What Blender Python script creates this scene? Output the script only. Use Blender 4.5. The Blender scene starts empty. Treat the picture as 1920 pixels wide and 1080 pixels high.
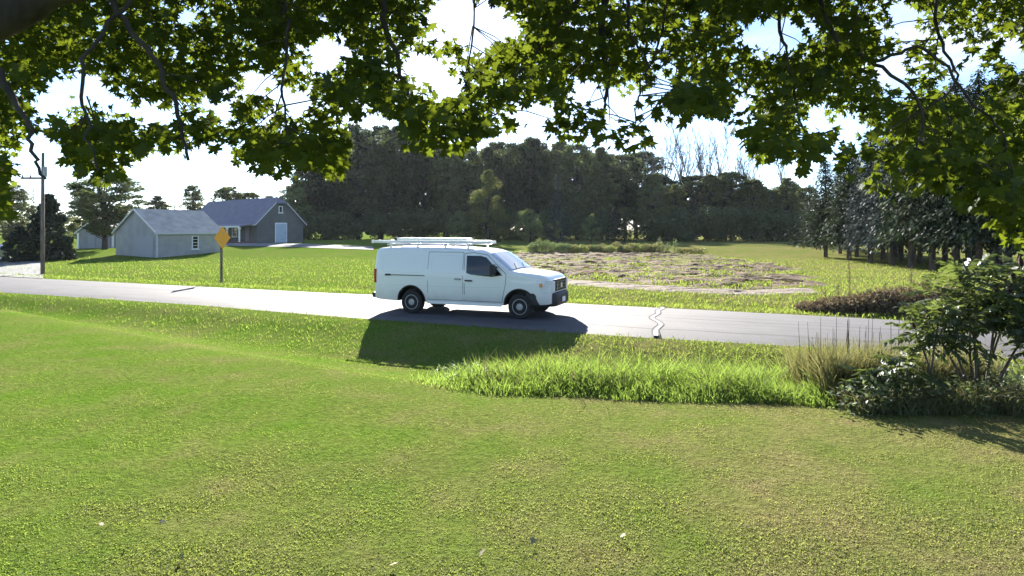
import bpy, bmesh, math, random
import numpy as np
from mathutils import Vector, Matrix

# ------------------------------------------------------------------ camera, sky, sun, exposure
SC = bpy.context.scene
COL = SC.collection
FPX, CX, HY, CAMH = 1200.0, 960.0, 430.0, 2.75      # focal length in photo pixels, principal column, horizon row, eye height
SUN_EL, SUN_AZ = math.radians(23.0), math.radians(-7.0)   # azimuth from +Y towards +X

cam_data = bpy.data.cameras.new('camera')
cam = bpy.data.objects.new('camera', cam_data)
COL.objects.link(cam)
cam.location = (0, 0, CAMH)
cam.rotation_euler = (math.radians(90), 0, 0)
cam_data.sensor_width = 36.0
cam_data.lens = 36.0 * FPX / 1920.0
cam_data.shift_y = -(540.0 - HY) / 1920.0
cam_data.clip_start = 0.05
cam_data.clip_end = 20000
SC.camera = cam

world = bpy.data.worlds.new('World')
SC.world = world
world.use_nodes = True
wn, wl = world.node_tree.nodes, world.node_tree.links
wn.clear()
w_out = wn.new('ShaderNodeOutputWorld')
w_bg = wn.new('ShaderNodeBackground')
w_sky = wn.new('ShaderNodeTexSky')
w_sky.sky_type = 'NISHITA'
w_sky.sun_disc = False
w_sky.sun_elevation = SUN_EL
w_sky.sun_rotation = SUN_AZ
w_sky.air_density = 0.7
w_sky.dust_density = 0.15
w_sky.ozone_density = 3.0
w_bg.inputs['Strength'].default_value = 0.065
w_tc = wn.new('ShaderNodeTexCoord')
w_map = wn.new('ShaderNodeMapping')
w_map.inputs['Scale'].default_value = (1.0, 1.0, 3.2)
w_map.inputs['Location'].default_value = (0.35, 0.2, 0.1)
w_noise = wn.new('ShaderNodeTexNoise')
w_noise.inputs['Scale'].default_value = 2.3
w_noise.inputs['Detail'].default_value = 8.0
w_noise.inputs['Roughness'].default_value = 0.55
w_ramp = wn.new('ShaderNodeValToRGB')
w_ramp.color_ramp.elements[0].position = 0.52
w_ramp.color_ramp.elements[1].position = 0.70
w_mix = wn.new('ShaderNodeMixRGB')
w_mix.inputs['Color2'].default_value = (4.6, 5.1, 6.1, 1)
wl.new(w_tc.outputs['Generated'], w_map.inputs['Vector'])
wl.new(w_map.outputs['Vector'], w_noise.inputs['Vector'])
wl.new(w_noise.outputs['Fac'], w_ramp.inputs['Fac'])
wl.new(w_ramp.outputs['Color'], w_mix.inputs['Fac'])
wl.new(w_sky.outputs['Color'], w_mix.inputs['Color1'])
wl.new(w_mix.outputs['Color'], w_bg.inputs['Color'])
wl.new(w_bg.outputs['Background'], w_out.inputs['Surface'])

sun_data = bpy.data.lights.new('sun', 'SUN')
sun_data.energy = 5.0
sun_data.angle = math.radians(0.55)
sun_data.color = (1.0, 0.93, 0.82)
sun = bpy.data.objects.new('sun', sun_data)
COL.objects.link(sun)
SUN_DIR = Vector((math.sin(SUN_AZ) * math.cos(SUN_EL), math.cos(SUN_AZ) * math.cos(SUN_EL), math.sin(SUN_EL)))
sun.rotation_euler = SUN_DIR.to_track_quat('Z', 'Y').to_euler()
sun.location = (0, 0, 40)

SC.view_settings.view_transform = 'Standard'
SC.view_settings.look = 'None'
SC.view_settings.exposure = 2.2
SC.view_settings.gamma = 1.0
SC.view_settings.use_curve_mapping = False
SC.cycles.use_denoising = True
SC.cycles.max_bounces = 6
SC.cycles.diffuse_bounces = 3
SC.cycles.transmission_bounces = 4
SC.cycles.transparent_max_bounces = 6
SC.cycles.sample_clamp_indirect = 6.0

# ------------------------------------------------------------------ helpers
R = math.radians
rng = np.random.default_rng(11)

def at(px, py, d):
    """point that stands at distance d in front of the camera, seen at a photo pixel"""
    return Vector(((px - CX) / FPX * d, d, CAMH + (HY - py) / FPX * d))

U2 = np.array((0.9166, -0.3999)); N2 = np.array((0.3999, 0.9166))     # along the road, across the road
def st(s, t): return s * U2[0] + t * N2[0], s * U2[1] + t * N2[1]

def smooth(a, b, v):
    q = np.clip((v - a) / (b - a), 0, 1)
    return q * q * (3 - 2 * q)

def hash_noise(x, y, seed=0):
    """cheap smooth value noise on arrays"""
    xi, yi = np.floor(x), np.floor(y)
    fx, fy = x - xi, y - yi
    fx = fx * fx * (3 - 2 * fx); fy = fy * fy * (3 - 2 * fy)
    def h(a, b):
        v = np.sin(a * 127.1 + b * 311.7 + seed * 74.7) * 43758.5453
        return v - np.floor(v)
    return (h(xi, yi) * (1 - fx) + h(xi + 1, yi) * fx) * (1 - fy) + (h(xi, yi + 1) * (1 - fx) + h(xi + 1, yi + 1) * fx) * fy

def ditch_edge(s): return np.interp(s, [-40, -24, -12, -5, -1.4, .5, 2.7, 8, 20], [13.6, 13.0, 10.6, 9.6, 10.4, 11.0, 12.0, 12.6, 12.6])
def near_edge(s): return 16.4 + np.minimum(.55, .004 * (s + 8) ** 2)
def far_edge(s): return 22.95 - np.minimum(.45, .003 * (s + 6) ** 2)

def ground_z(x, y):
    x = np.asarray(x, float); y = np.asarray(y, float)
    s = x * U2[0] + y * U2[1]; t = x * N2[0] + y * N2[1]
    e = ditch_edge(s)
    v = (t - e) / (16.3 - e)
    z = np.interp(v, [-.9, -.25, 0, .2, .4, .65, .9, 1.0], [.12, .10, .03, -.26, -.40, -.30, -.07, -.04])
    zf = np.interp(t, [16.3, 23.2, 23.9, 25.4, 28, 33], [-.04, -.04, -.07, -.22, -.08, 0.0])
    z = np.where(t < 16.3, z, zf)
    far = smooth(60, 92, y) * .75
    hump = 1.05 * smooth(56, 78, y) * np.exp(-((x + 30) / 16.) ** 2 / 2) * (1 - smooth(100, 140, y))
    z = z + np.where(t > 26, np.maximum(far, hump) , 0)
    z = z + .03 * (hash_noise(x * .9, y * .9, 3) - .5) * (1 - smooth(15.5, 16.2, t) * (1 - smooth(23.4, 24.2, t)))
    return z
def gz(x, y): return float(ground_z(x, y))

def on_ground(px, d):
    x = (px - CX) / FPX * d
    return Vector((x, d, gz(x, d)))

def flow(pts, rad, n=5, jit=0.0, g=None):
    """Catmull-Rom curve through pts, radii interpolated"""
    P = [np.array(p, float) for p in pts]; P = [2 * P[0] - P[1]] + P + [2 * P[-1] - P[-2]]
    out, rr = [], []
    for i in range(1, len(P) - 2):
        for k in range(n):
            t = k / n
            q = .5 * (2 * P[i] + (P[i + 1] - P[i - 1]) * t + (2 * P[i - 1] - 5 * P[i] + 4 * P[i + 1] - P[i + 2]) * t * t + (3 * P[i] - P[i - 1] - 3 * P[i + 1] + P[i + 2]) * t ** 3)
            if jit and (i > 1 or k): q = q + (g or rng).normal(0, jit, 3)
            out.append(Vector(q)); rr.append(rad[i - 1] + (rad[i] - rad[i - 1]) * t)
    out.append(Vector(P[-2])); rr.append(rad[-1])
    return out, rr

class MB:
    """collects shapes for ONE mesh object"""
    def __init__(self): self.v, self.f, self.m = [], [], []
    def add(self, vs, fs, mi=0):
        b = len(self.v)
        self.v += [tuple(p) for p in vs]
        self.f += [tuple(i + b for i in q) for q in fs]
        self.m += [mi] * len(fs)
        return self
    def box(self, c, size, rot=None, mi=0, bevel=0):
        hx, hy, hz = size[0] / 2, size[1] / 2, size[2] / 2
        if bevel:
            bm = bmesh.new(); bmesh.ops.create_cube(bm, size=1.0)
            for q in bm.verts: q.co = (q.co.x * size[0], q.co.y * size[1], q.co.z * size[2])
            bmesh.ops.bevel(bm, geom=bm.edges[:], offset=bevel, segments=2, affect='EDGES', profile=.5)
            bm.verts.index_update()
            vs = [q.co.copy() for q in bm.verts]; fs = [[q.index for q in f.verts] for f in bm.faces]; bm.free()
        else:
            vs = [Vector((x, y, z)) for x in (-hx, hx) for y in (-hy, hy) for z in (-hz, hz)]
            fs = [(0, 1, 3, 2), (4, 6, 7, 5), (0, 4, 5, 1), (2, 3, 7, 6), (0, 2, 6, 4), (1, 5, 7, 3)]
        if rot is not None: vs = [rot @ q for q in vs]
        c = Vector(c)
        return self.add([q + c for q in vs], fs, mi)
    def tube(self, pts, rad, n=8, mi=0, cap=True):
        pts = [Vector(p) for p in pts]
        if not hasattr(rad, '__len__'): rad = [rad] * len(pts)
        vs, fs = [], []
        for i, p in enumerate(pts):
            d = (pts[min(i + 1, len(pts) - 1)] - pts[max(i - 1, 0)]).normalized()
            a = Vector((0, 0, 1)) if abs(d.z) < .9 else Vector((1, 0, 0))
            e1 = d.cross(a).normalized(); e2 = d.cross(e1)
            for k in range(n):
                an = 2 * math.pi * k / n
                vs.append(p + (e1 * math.cos(an) + e2 * math.sin(an)) * rad[i])
        for i in range(len(pts) - 1):
            for k in range(n):
                k2 = (k + 1) % n
                fs.append((i * n + k, i * n + k2, (i + 1) * n + k2, (i + 1) * n + k))
        if cap:
            fs.append(tuple(range(n))[::-1]); fs.append(tuple((len(pts) - 1) * n + k for k in range(n)))
        return self.add(vs, fs, mi)
    def cyl_y(self, c, r, w, n=24, mi=0, r2=None):
        c = Vector(c)
        return self.tube([c + Vector((0, -w / 2, 0)), c + Vector((0, w / 2, 0))], [r, r2 or r], n, mi)
    def lathe_y(self, c, prof, n=28, mi=0):
        """prof: list of (y, r) around the Y axis through c"""
        vs, fs = [], []
        for (yy, r) in prof:
            for k in range(n):
                a = 2 * math.pi * k / n
                vs.append((c[0] + r * math.cos(a), c[1] + yy, c[2] + r * math.sin(a)))
        for i in range(len(prof) - 1):
            for k in range(n):
                k2 = (k + 1) % n
                fs.append((i * n + k, i * n + k2, (i + 1) * n + k2, (i + 1) * n + k))
        fs.append(tuple(range(n))); fs.append(tuple((len(prof) - 1) * n + k for k in range(n))[::-1])
        return self.add(vs, fs, mi)
    def prism(self, poly, off):
        """poly: 3D points, thickened by vector off"""
        n = len(poly); off = Vector(off)
        vs = [Vector(p) for p in poly] + [Vector(p) + off for p in poly]
        fs = [tuple(range(n))[::-1], tuple(range(n, 2 * n))] + [(i, (i + 1) % n, n + (i + 1) % n, n + i) for i in range(n)]
        return self.add(vs, fs)
    def mesh(self, name, mats, smooth_=False):
        me = bpy.data.meshes.new(name)
        me.from_pydata(self.v, [], self.f)
        for m in (mats if isinstance(mats, (list, tuple)) else [mats]): me.materials.append(m)
        if any(self.m): me.polygons.foreach_set('material_index', self.m)
        if smooth_: me.polygons.foreach_set('use_smooth', [True] * len(me.polygons))
        me.update()
        return me
    def build(self, name, mats, parent=None, smooth_=False, fix=True):
        me = self.mesh(name, mats, smooth_)
        if fix:
            bm = bmesh.new(); bm.from_mesh(me); bmesh.ops.recalc_face_normals(bm, faces=bm.faces[:]); bm.to_mesh(me); bm.free()
        return link(name, me, parent)

def link(name, data, parent=None, loc=None):
    o = bpy.data.objects.new(name, data)
    COL.objects.link(o)
    if parent is not None: o.parent = parent
    if loc is not None: o.location = loc
    return o

def empty(name, loc=(0, 0, 0), rz=0):
    o = link(name, None, None, loc); o.rotation_euler = (0, 0, rz); o.empty_display_size = .2
    return o

def tag(o, label=None, cat=None, group=None, kind=None):
    if label: o['label'] = label
    if cat: o['category'] = cat
    if group: o['group'] = group
    if kind: o['kind'] = kind
    return o

def np_mesh(name, V, F, mats, mi=None, smooth_=False):
    """fast mesh from arrays, F is (n,3) or (n,4)"""
    V = np.asarray(V, np.float32).reshape(-1, 3); F = np.asarray(F, np.int32)
    me = bpy.data.meshes.new(name)
    k = F.shape[1]
    me.vertices.add(len(V)); me.vertices.foreach_set('co', V.ravel())
    me.loops.add(F.size); me.loops.foreach_set('vertex_index', F.ravel())
    me.polygons.add(len(F)); me.polygons.foreach_set('loop_start', np.arange(0, F.size, k, dtype=np.int32))
    me.polygons.foreach_set('loop_total', np.full(len(F), k, np.int32))
    for m in (mats if isinstance(mats, (list, tuple)) else [mats]): me.materials.append(m)
    if mi is not None: me.polygons.foreach_set('material_index', np.asarray(mi, np.int32))
    if smooth_: me.polygons.foreach_set('use_smooth', np.ones(len(F), bool))
    me.update(calc_edges=True)
    return me

def unit(a): return a / np.maximum(np.linalg.norm(a, axis=-1, keepdims=True), 1e-9)

def rand_dirs(n, g=None):
    return unit((g or rng).normal(size=(n, 3)))

def leaf_quads(P, D, Nn, L, W):
    """diamond leaves: base P, direction D, normal Nn, length L, width W -> verts, quads"""
    S = unit(np.cross(D, Nn)); n = len(P)
    L = np.broadcast_to(np.asarray(L, float), (n,))[:, None]; W = np.broadcast_to(np.asarray(W, float), (n,))[:, None]
    mid = P + D * L * .45 + Nn * L * .06
    V = np.stack([P, mid + S * W * .5, P + D * L, mid - S * W * .5], 1)
    return V.reshape(-1, 3), np.arange(n * 4).reshape(n, 4)

def blades(P, D, L, W, bend, g=None):
    """bent grass blades, 5 verts and 3 tris each. D: horizontal lean direction (n,2)"""
    n = len(P); g = g or rng
    L = L[:, None]; W = W[:, None]; bend = bend[:, None]
    D3 = np.concatenate([D, np.zeros((n, 1))], 1)
    a = g.uniform(0, np.pi * 2, n)
    S = np.stack([np.cos(a), np.sin(a), np.zeros(n)], 1)
    up = np.array([[0, 0, 1.0]])
    m = P + up * L * .55 + D3 * L * bend * .3
    tip = P + up * L * (1 - .35 * bend) + D3 * L * bend
    V = np.stack([P - S * W * .4, P + S * W * .4, m + S * W * .5, m - S * W * .5, tip], 1)
    b = np.arange(n)[:, None] * 5
    F = np.concatenate([b + np.array([[0, 1, 2]]), b + np.array([[0, 2, 3]]), b + np.array([[3, 2, 4]])], 0)
    return V.reshape(-1, 3), F

def join(parts):
    Vs, Fs, k = [], [], 0
    for V, F in parts:
        Vs.append(V); Fs.append(F + k); k += len(V)
    return np.concatenate(Vs), np.concatenate(Fs)

# ------------------------------------------------------------------ materials
def new_mat(name):
    m = bpy.data.materials.new(name); m.use_nodes = True
    nt = m.node_tree; nt.nodes.clear()
    out = nt.nodes.new('ShaderNodeOutputMaterial')
    return m, nt, out

def ramp(nt, cols, pos=None, interp='LINEAR'):
    r = nt.nodes.new('ShaderNodeValToRGB'); cr = r.color_ramp; cr.interpolation = interp
    n = len(cols)
    while len(cr.elements) < n: cr.elements.new(.5)
    for i, c in enumerate(cols):
        cr.elements[i].position = pos[i] if pos else i / max(1, n - 1)
        cr.elements[i].color = (*c, 1)
    return r

def plain(name, col, rough=.6, metal=0.0, spec=.5, noise=.12, scale=6.0, bump=0.0, coat=0.0):
    """painted or raw surface with slight uneven tone"""
    m, nt, out = new_mat(name)
    b = nt.nodes.new('ShaderNodeBsdfPrincipled')
    b.inputs['Roughness'].default_value = rough; b.inputs['Metallic'].default_value = metal
    b.inputs['Specular IOR Level'].default_value = spec
    b.inputs['Coat Weight'].default_value = coat
    b.inputs['Coat Roughness'].default_value = .06
    tc = nt.nodes.new('ShaderNodeTexCoord')
    n = nt.nodes.new('ShaderNodeTexNoise'); n.inputs['Scale'].default_value = scale; n.inputs['Detail'].default_value = 6
    nt.links.new(tc.outputs['Object'], n.inputs['Vector'])
    c0 = tuple(max(0, c * (1 - noise)) for c in col); c1 = tuple(min(1, c * (1 + noise)) for c in col)
    r = ramp(nt, [c0, c1], [.3, .7])
    nt.links.new(n.outputs['Fac'], r.inputs['Fac']); nt.links.new(r.outputs['Color'], b.inputs['Base Color'])
    if bump:
        bp = nt.nodes.new('ShaderNodeBump'); bp.inputs['Strength'].default_value = bump; bp.inputs['Distance'].default_value = .02
        nt.links.new(n.outputs['Fac'], bp.inputs['Height']); nt.links.new(bp.outputs['Normal'], b.inputs['Normal'])
    nt.links.new(b.outputs['BSDF'], out.inputs['Surface'])
    return m

def foliage(name, cols, trans_col, trans=.4, gloss=.06, rough=.45, patch=None, tree=0.0):
    """leaves: per-leaf tone, light passes through them"""
    m, nt, out = new_mat(name)
    N = nt.nodes.new; L = nt.links.new
    geo = N('ShaderNodeNewGeometry'); oi = N('ShaderNodeObjectInfo')
    add = N('ShaderNodeMath'); add.operation = 'ADD'
    L(geo.outputs['Random Per Island'], add.inputs[0]); L(oi.outputs['Random'], add.inputs[1])
    fr = N('ShaderNodeMath'); fr.operation = 'FRACT'; L(add.outputs[0], fr.inputs[0])
    r = ramp(nt, cols); L(fr.outputs[0], r.inputs['Fac'])
    src = r.outputs['Color']
    if patch:       # turf differs from place to place: noise, and a greener half below the maple
        n1 = N('ShaderNodeTexNoise'); n1.inputs['Scale'].default_value = .55; n1.inputs['Detail'].default_value = 5; L(geo.outputs['Position'], n1.inputs['Vector'])
        sx = N('ShaderNodeSeparateXYZ'); L(geo.outputs['Position'], sx.inputs[0])
        mr = N('ShaderNodeMapRange'); mr.inputs['From Min'].default_value = -4; mr.inputs['From Max'].default_value = 4; mr.inputs['To Min'].default_value = -.16; mr.inputs['To Max'].default_value = .22; L(sx.outputs['X'], mr.inputs['Value'])
        ad = N('ShaderNodeMath'); ad.operation = 'ADD'; L(n1.outputs['Fac'], ad.inputs[0]); L(mr.outputs[0], ad.inputs[1])
        pr = ramp(nt, patch, [.25, .5, .75]); L(ad.outputs[0], pr.inputs['Fac'])
        mu = N('ShaderNodeMixRGB'); mu.blend_type = 'MULTIPLY'; mu.inputs['Fac'].default_value = 1; L(src, mu.inputs[1]); L(pr.outputs[0], mu.inputs[2]); src = mu.outputs[0]
    if tree:        # every tree has its own tone
        pr = ramp(nt, [(1 - tree, 1 - tree, 1 - tree * .8), (1, 1, 1), (1 + tree * 1.6, 1 + tree * 1.3, 1 + tree * .8)], [0, .55, 1]); L(oi.outputs['Random'], pr.inputs['Fac'])
        mu = N('ShaderNodeMixRGB'); mu.blend_type = 'MULTIPLY'; mu.inputs['Fac'].default_value = 1; L(src, mu.inputs[1]); L(pr.outputs[0], mu.inputs[2]); src = mu.outputs[0]
    dif = N('ShaderNodeBsdfDiffuse'); L(src, dif.inputs['Color'])
    tr = N('ShaderNodeBsdfTranslucent')
    mx = N('ShaderNodeMixRGB'); mx.blend_type = 'MIX'; mx.inputs['Fac'].default_value = .65
    L(src, mx.inputs['Color1']); mx.inputs['Color2'].default_value = (*trans_col, 1)
    L(mx.outputs['Color'], tr.inputs['Color'])
    s1 = N('ShaderNodeMixShader'); s1.inputs['Fac'].default_value = trans
    L(dif.outputs[0], s1.inputs[1]); L(tr.outputs[0], s1.inputs[2])
    gl = N('ShaderNodeBsdfGlossy'); gl.inputs['Roughness'].default_value = rough; gl.inputs['Color'].default_value = (.9, .95, 1, 1)
    s2 = N('ShaderNodeMixShader'); s2.inputs['Fac'].default_value = gloss
    L(s1.outputs[0], s2.inputs[1]); L(gl.outputs[0], s2.inputs[2])
    L(s2.outputs[0], out.inputs['Surface'])
    return m

def bark(name, c0, c1, scale=9):
    m, nt, out = new_mat(name)
    N = nt.nodes.new; L = nt.links.new
    b = N('ShaderNodeBsdfPrincipled'); b.inputs['Roughness'].default_value = .9
    tc = N('ShaderNodeTexCoord'); mp = N('ShaderNodeMapping'); mp.inputs['Scale'].default_value = (1, 1, .25)
    n = N('ShaderNodeTexNoise'); n.inputs['Scale'].default_value = scale; n.inputs['Detail'].default_value = 8
    L(tc.outputs['Object'], mp.inputs['Vector']); L(mp.outputs['Vector'], n.inputs['Vector'])
    r = ramp(nt, [c0, c1], [.35, .68]); L(n.outputs['Fac'], r.inputs['Fac']); L(r.outputs['Color'], b.inputs['Base Color'])
    bp = N('ShaderNodeBump'); bp.inputs['Strength'].default_value = .6; bp.inputs['Distance'].default_value = .03
    L(n.outputs['Fac'], bp.inputs['Height']); L(bp.outputs['Normal'], b.inputs['Normal'])
    L(b.outputs['BSDF'], out.inputs['Surface'])
    return m

def ground_mat():
    m, nt, out = new_mat('meadow_ground')
    N = nt.nodes.new; L = nt.links.new
    geo = N('ShaderNodeNewGeometry')
    def noise(sc, det=6, ro=.6, vec=None):
        n = N('ShaderNodeTexNoise'); n.inputs['Scale'].default_value = sc; n.inputs['Detail'].default_value = det; n.inputs['Roughness'].default_value = ro
        L(vec or geo.outputs['Position'], n.inputs['Vector']); return n
    big = noise(.16, 4); mid = noise(1.1, 6); fine = noise(14, 6, .7)
    rb = ramp(nt, [(.110, .165, .032), (.135, .180, .042), (.175, .180, .065)], [.30, .52, .78]); L(big.outputs['Fac'], rb.inputs['Fac'])
    rm = ramp(nt, [(.095, .150, .028), (.135, .175, .042), (.19, .175, .080)], [.30, .55, .82]); L(mid.outputs['Fac'], rm.inputs['Fac'])
    m0 = N('ShaderNodeMixRGB'); m0.inputs['Fac'].default_value = .5; L(rb.outputs['Color'], m0.inputs['Color1']); L(rm.outputs['Color'], m0.inputs['Color2'])
    # the open right half of the lawn is drier than the half below the maple
    sx = N('ShaderNodeSeparateXYZ'); L(geo.outputs['Position'], sx.inputs[0])
    mr = N('ShaderNodeMapRange'); mr.inputs['From Min'].default_value = -5; mr.inputs['From Max'].default_value = 5; mr.inputs['To Min'].default_value = -.14; mr.inputs['To Max'].default_value = .14; L(sx.outputs['X'], mr.inputs['Value'])
    n4 = noise(.55, 5); ad = N('ShaderNodeMath'); ad.operation = 'ADD'; L(n4.outputs['Fac'], ad.inputs[0]); L(mr.outputs[0], ad.inputs[1])
    pr = ramp(nt, [(.85, 1.03, .7), (1.04, .97, 1.1), (1.35, .98, 1.7)], [.25, .5, .75]); L(ad.outputs[0], pr.inputs['Fac'])
    m1 = N('ShaderNodeMixRGB'); m1.blend_type = 'MULTIPLY'; m1.inputs['Fac'].default_value = 1; L(m0.outputs[0], m1.inputs[1]); L(pr.outputs[0], m1.inputs[2])
    rf = ramp(nt, [(.45, .45, .42), (1.25, 1.25, 1.2)], [.3, .7]); L(fine.outputs['Fac'], rf.inputs['Fac'])
    m2 = N('ShaderNodeMixRGB'); m2.blend_type = 'MULTIPLY'; m2.inputs['Fac'].default_value = .8
    L(m1.outputs['Color'], m2.inputs['Color1']); L(rf.outputs['Color'], m2.inputs['Color2'])
    # plain diffuse turf with a fine bump
    b = N('ShaderNodeBsdfDiffuse'); L(m2.outputs['Color'], b.inputs['Color'])
    bp = N('ShaderNodeBump'); bp.inputs['Strength'].default_value = .9; bp.inputs['Distance'].default_value = .06
    L(fine.outputs['Fac'], bp.inputs['Height']); L(bp.outputs['Normal'], b.inputs['Normal'])
    L(b.outputs[0], out.inputs['Surface'])
    return m

def road_mat():
    m, nt, out = new_mat('worn_asphalt')
    N = nt.nodes.new; L = nt.links.new
    b = N('ShaderNodeBsdfPrincipled'); b.inputs['Roughness'].default_value = .8; b.inputs['Specular IOR Level'].default_value = .2
    uv = N('ShaderNodeUVMap'); sep = N('ShaderNodeSeparateXYZ'); L(uv.outputs['UV'], sep.inputs[0])
    geo = N('ShaderNodeNewGeometry')
    mp = N('ShaderNodeMapping'); mp.inputs['Scale'].default_value = (.10, 2.2, 1); L(uv.outputs['UV'], mp.inputs['Vector'])
    n1 = N('ShaderNodeTexNoise'); n1.inputs['Scale'].default_value = 1.0; n1.inputs['Detail'].default_value = 6; L(mp.outputs['Vector'], n1.inputs['Vector'])
    n2 = N('ShaderNodeTexNoise'); n2.inputs['Scale'].default_value = 40; n2.inputs['Detail'].default_value = 4; L(geo.outputs['Position'], n2.inputs['Vector'])
    n3 = N('ShaderNodeTexNoise'); n3.inputs['Scale'].default_value = .9; n3.inputs['Detail'].default_value = 6; L(geo.outputs['Position'], n3.inputs['Vector'])
    r1 = ramp(nt, [(.074, .074, .082), (.104, .103, .111)], [.3, .7]); L(n1.outputs['Fac'], r1.inputs['Fac'])
    r2 = ramp(nt, [(.75, .75, .75), (1.2, 1.2, 1.2)], [.3, .7]); L(n2.outputs['Fac'], r2.inputs['Fac'])
    r3 = ramp(nt, [(.85, .85, .86), (1.1, 1.1, 1.1)], [.3, .7]); L(n3.outputs['Fac'], r3.inputs['Fac'])
    a = N('ShaderNodeMixRGB'); a.blend_type = 'MULTIPLY'; a.inputs['Fac'].default_value = 1; L(r1.outputs[0], a.inputs[1]); L(r2.outputs[0], a.inputs[2])
    c = N('ShaderNodeMixRGB'); c.blend_type = 'MULTIPLY'; c.inputs['Fac'].default_value = 1; L(a.outputs[0], c.inputs[1]); L(r3.outputs[0], c.inputs[2])
    L(c.outputs[0], b.inputs['Base Color'])
    bp = N('ShaderNodeBump'); bp.inputs['Strength'].default_value = .35; bp.inputs['Distance'].default_value = .01
    L(n2.outputs['Fac'], bp.inputs['Height']); L(bp.outputs['Normal'], b.inputs['Normal'])
    L(b.outputs[0], out.inputs['Surface'])
    return m

def soil_mat(name, c0, c1, c2, sc=1.4):
    m, nt, out = new_mat(name)
    N = nt.nodes.new; L = nt.links.new
    b = N('ShaderNodeBsdfPrincipled'); b.inputs['Roughness'].default_value = .95; b.inputs['Specular IOR Level'].default_value = .2
    geo = N('ShaderNodeNewGeometry')
    mp = N('ShaderNodeMapping'); mp.inputs['Scale'].default_value = (.09, 1.5, 1); L(geo.outputs['Position'], mp.inputs['Vector'])
    n1 = N('ShaderNodeTexNoise'); n1.inputs['Scale'].default_value = sc; n1.inputs['Detail'].default_value = 9; n1.inputs['Roughness'].default_value = .68; L(mp.outputs['Vector'], n1.inputs['Vector'])
    r1 = ramp(nt, [c0, c1, c2], [.32, .5, .70]); L(n1.outputs['Fac'], r1.inputs['Fac'])
    n2 = N('ShaderNodeTexNoise'); n2.inputs['Scale'].default_value = 9; n2.inputs['Detail'].default_value = 6; L(geo.outputs['Position'], n2.inputs['Vector'])
    L(r1.outputs[0], b.inputs['Base Color'])
    bp = N('ShaderNodeBump'); bp.inputs['Strength'].default_value = 1; bp.inputs['Distance'].default_value = .08
    L(n2.outputs['Fac'], bp.inputs['Height']); L(bp.outputs['Normal'], b.inputs['Normal'])
    L(b.outputs[0], out.inputs['Surface'])
    return m

M = {}
M['ground'] = ground_mat(); M['road'] = road_mat()
M['soil'] = soil_mat('tilled_soil', (.036, .023, .013), (.105, .070, .042), (.20, .145, .095))
M['pale_soil'] = soil_mat('pale_dry_soil', (.10, .075, .055), (.19, .155, .125), (.28, .24, .205))
M['gravel'] = plain('gravel', (.15, .155, .165), .95, noise=.3, scale=9, bump=.6)
M['lawn'] = foliage('lawn_blades', [(.110, .150, .034), (.130, .168, .040), (.15, .18, .052), (.21, .20, .09)], (.36, .44, .08), .5, .010, .6, patch=[(.80, 1.06, .62), (1.10, .98, 1.1), (1.48, 1.02, 1.9)])
M['tall_grass'] = foliage('tall_grass_blades', [(.045, .085, .022), (.065, .115, .030), (.10, .15, .045)], (.32, .46, .07), .52, .012, .6)
M['bank_grass'] = foliage('bank_blades', [(.05, .09, .016), (.075, .125, .022), (.13, .15, .04), (.20, .17, .08)], (.30, .40, .06), .5, .010, .6, patch=[(.85, 1.1, .7), (1, 1, .9), (1.15, 1.0, 1.1)])
M['dry_grass'] = foliage('dry_blades', [(.07, .095, .03), (.12, .13, .05), (.19, .16, .08)], (.28, .27, .09), .4, .03, .5)
M['weed'] = foliage('weed_leaves', [(.06, .09, .04), (.10, .13, .06), (.17, .19, .11)], (.20, .28, .08), .4, .03, .5)
M['brush'] = foliage('dry_brush', [(.06, .045, .03), (.12, .085, .055), (.20, .15, .10), (.09, .10, .03)], (.2, .15, .08), .25, .02, .6)
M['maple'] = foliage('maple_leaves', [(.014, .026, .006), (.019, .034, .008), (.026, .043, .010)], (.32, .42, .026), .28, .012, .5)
M['wood_leaf'] = foliage('woodland_leaves', [(.046, .066, .038), (.066, .088, .046), (.095, .112, .058)], (.13, .17, .05), .33, .015, .5, tree=.5)
M['wood_leaf_b'] = foliage('woodland_leaves_olive', [(.050, .066, .028), (.075, .092, .034), (.105, .115, .045)], (.18, .21, .055), .36, .015, .5, tree=.45)
M['light_leaf'] = foliage('pale_tree_leaves', [(.07, .10, .03), (.10, .135, .04), (.15, .18, .07)], (.24, .30, .07), .42, .04, .5)
M['spruce'] = foliage('dark_needles', [(.014, .026, .016), (.022, .036, .020), (.032, .046, .026)], (.04, .06, .02), .18, .012, .5)
M['blue_spruce'] = foliage('blue_needles', [(.026, .038, .037), (.040, .055, .054), (.062, .082, .083)], (.07, .09, .08), .18, .015, .5)
M['pine'] = foliage('pine_needles', [(.022, .036, .021), (.032, .050, .028), (.052, .068, .040)], (.05, .075, .025), .20, .012, .5, tree=.3)
M['cedar'] = foliage('cedar_needles', [(.014, .024, .013), (.020, .032, .015), (.030, .042, .018)], (.04, .06, .02), .15, .03, .5)
M['sumac'] = foliage('sumac_leaves', [(.035, .056, .024), (.055, .078, .036), (.105, .115, .085)], (.24, .32, .05), .30, .03, .45)
M['bark'] = bark('dark_bark', (.022, .018, .015), (.060, .050, .042))
M['pine_bark'] = bark('pine_bark', (.045, .034, .028), (.11, .085, .07), 5)
M['stem'] = bark('thin_stems', (.05, .04, .03), (.12, .10, .07), 12)
M['dead'] = bark('bare_grey_wood', (.08, .07, .065), (.16, .145, .135), 4)
M['pole'] = bark('weathered_pole', (.10, .08, .065), (.18, .15, .13), 6)
M['fruit'] = plain('sumac_fruit', (.045, .014, .012), .9, noise=.4, scale=60, bump=.8)

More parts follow.
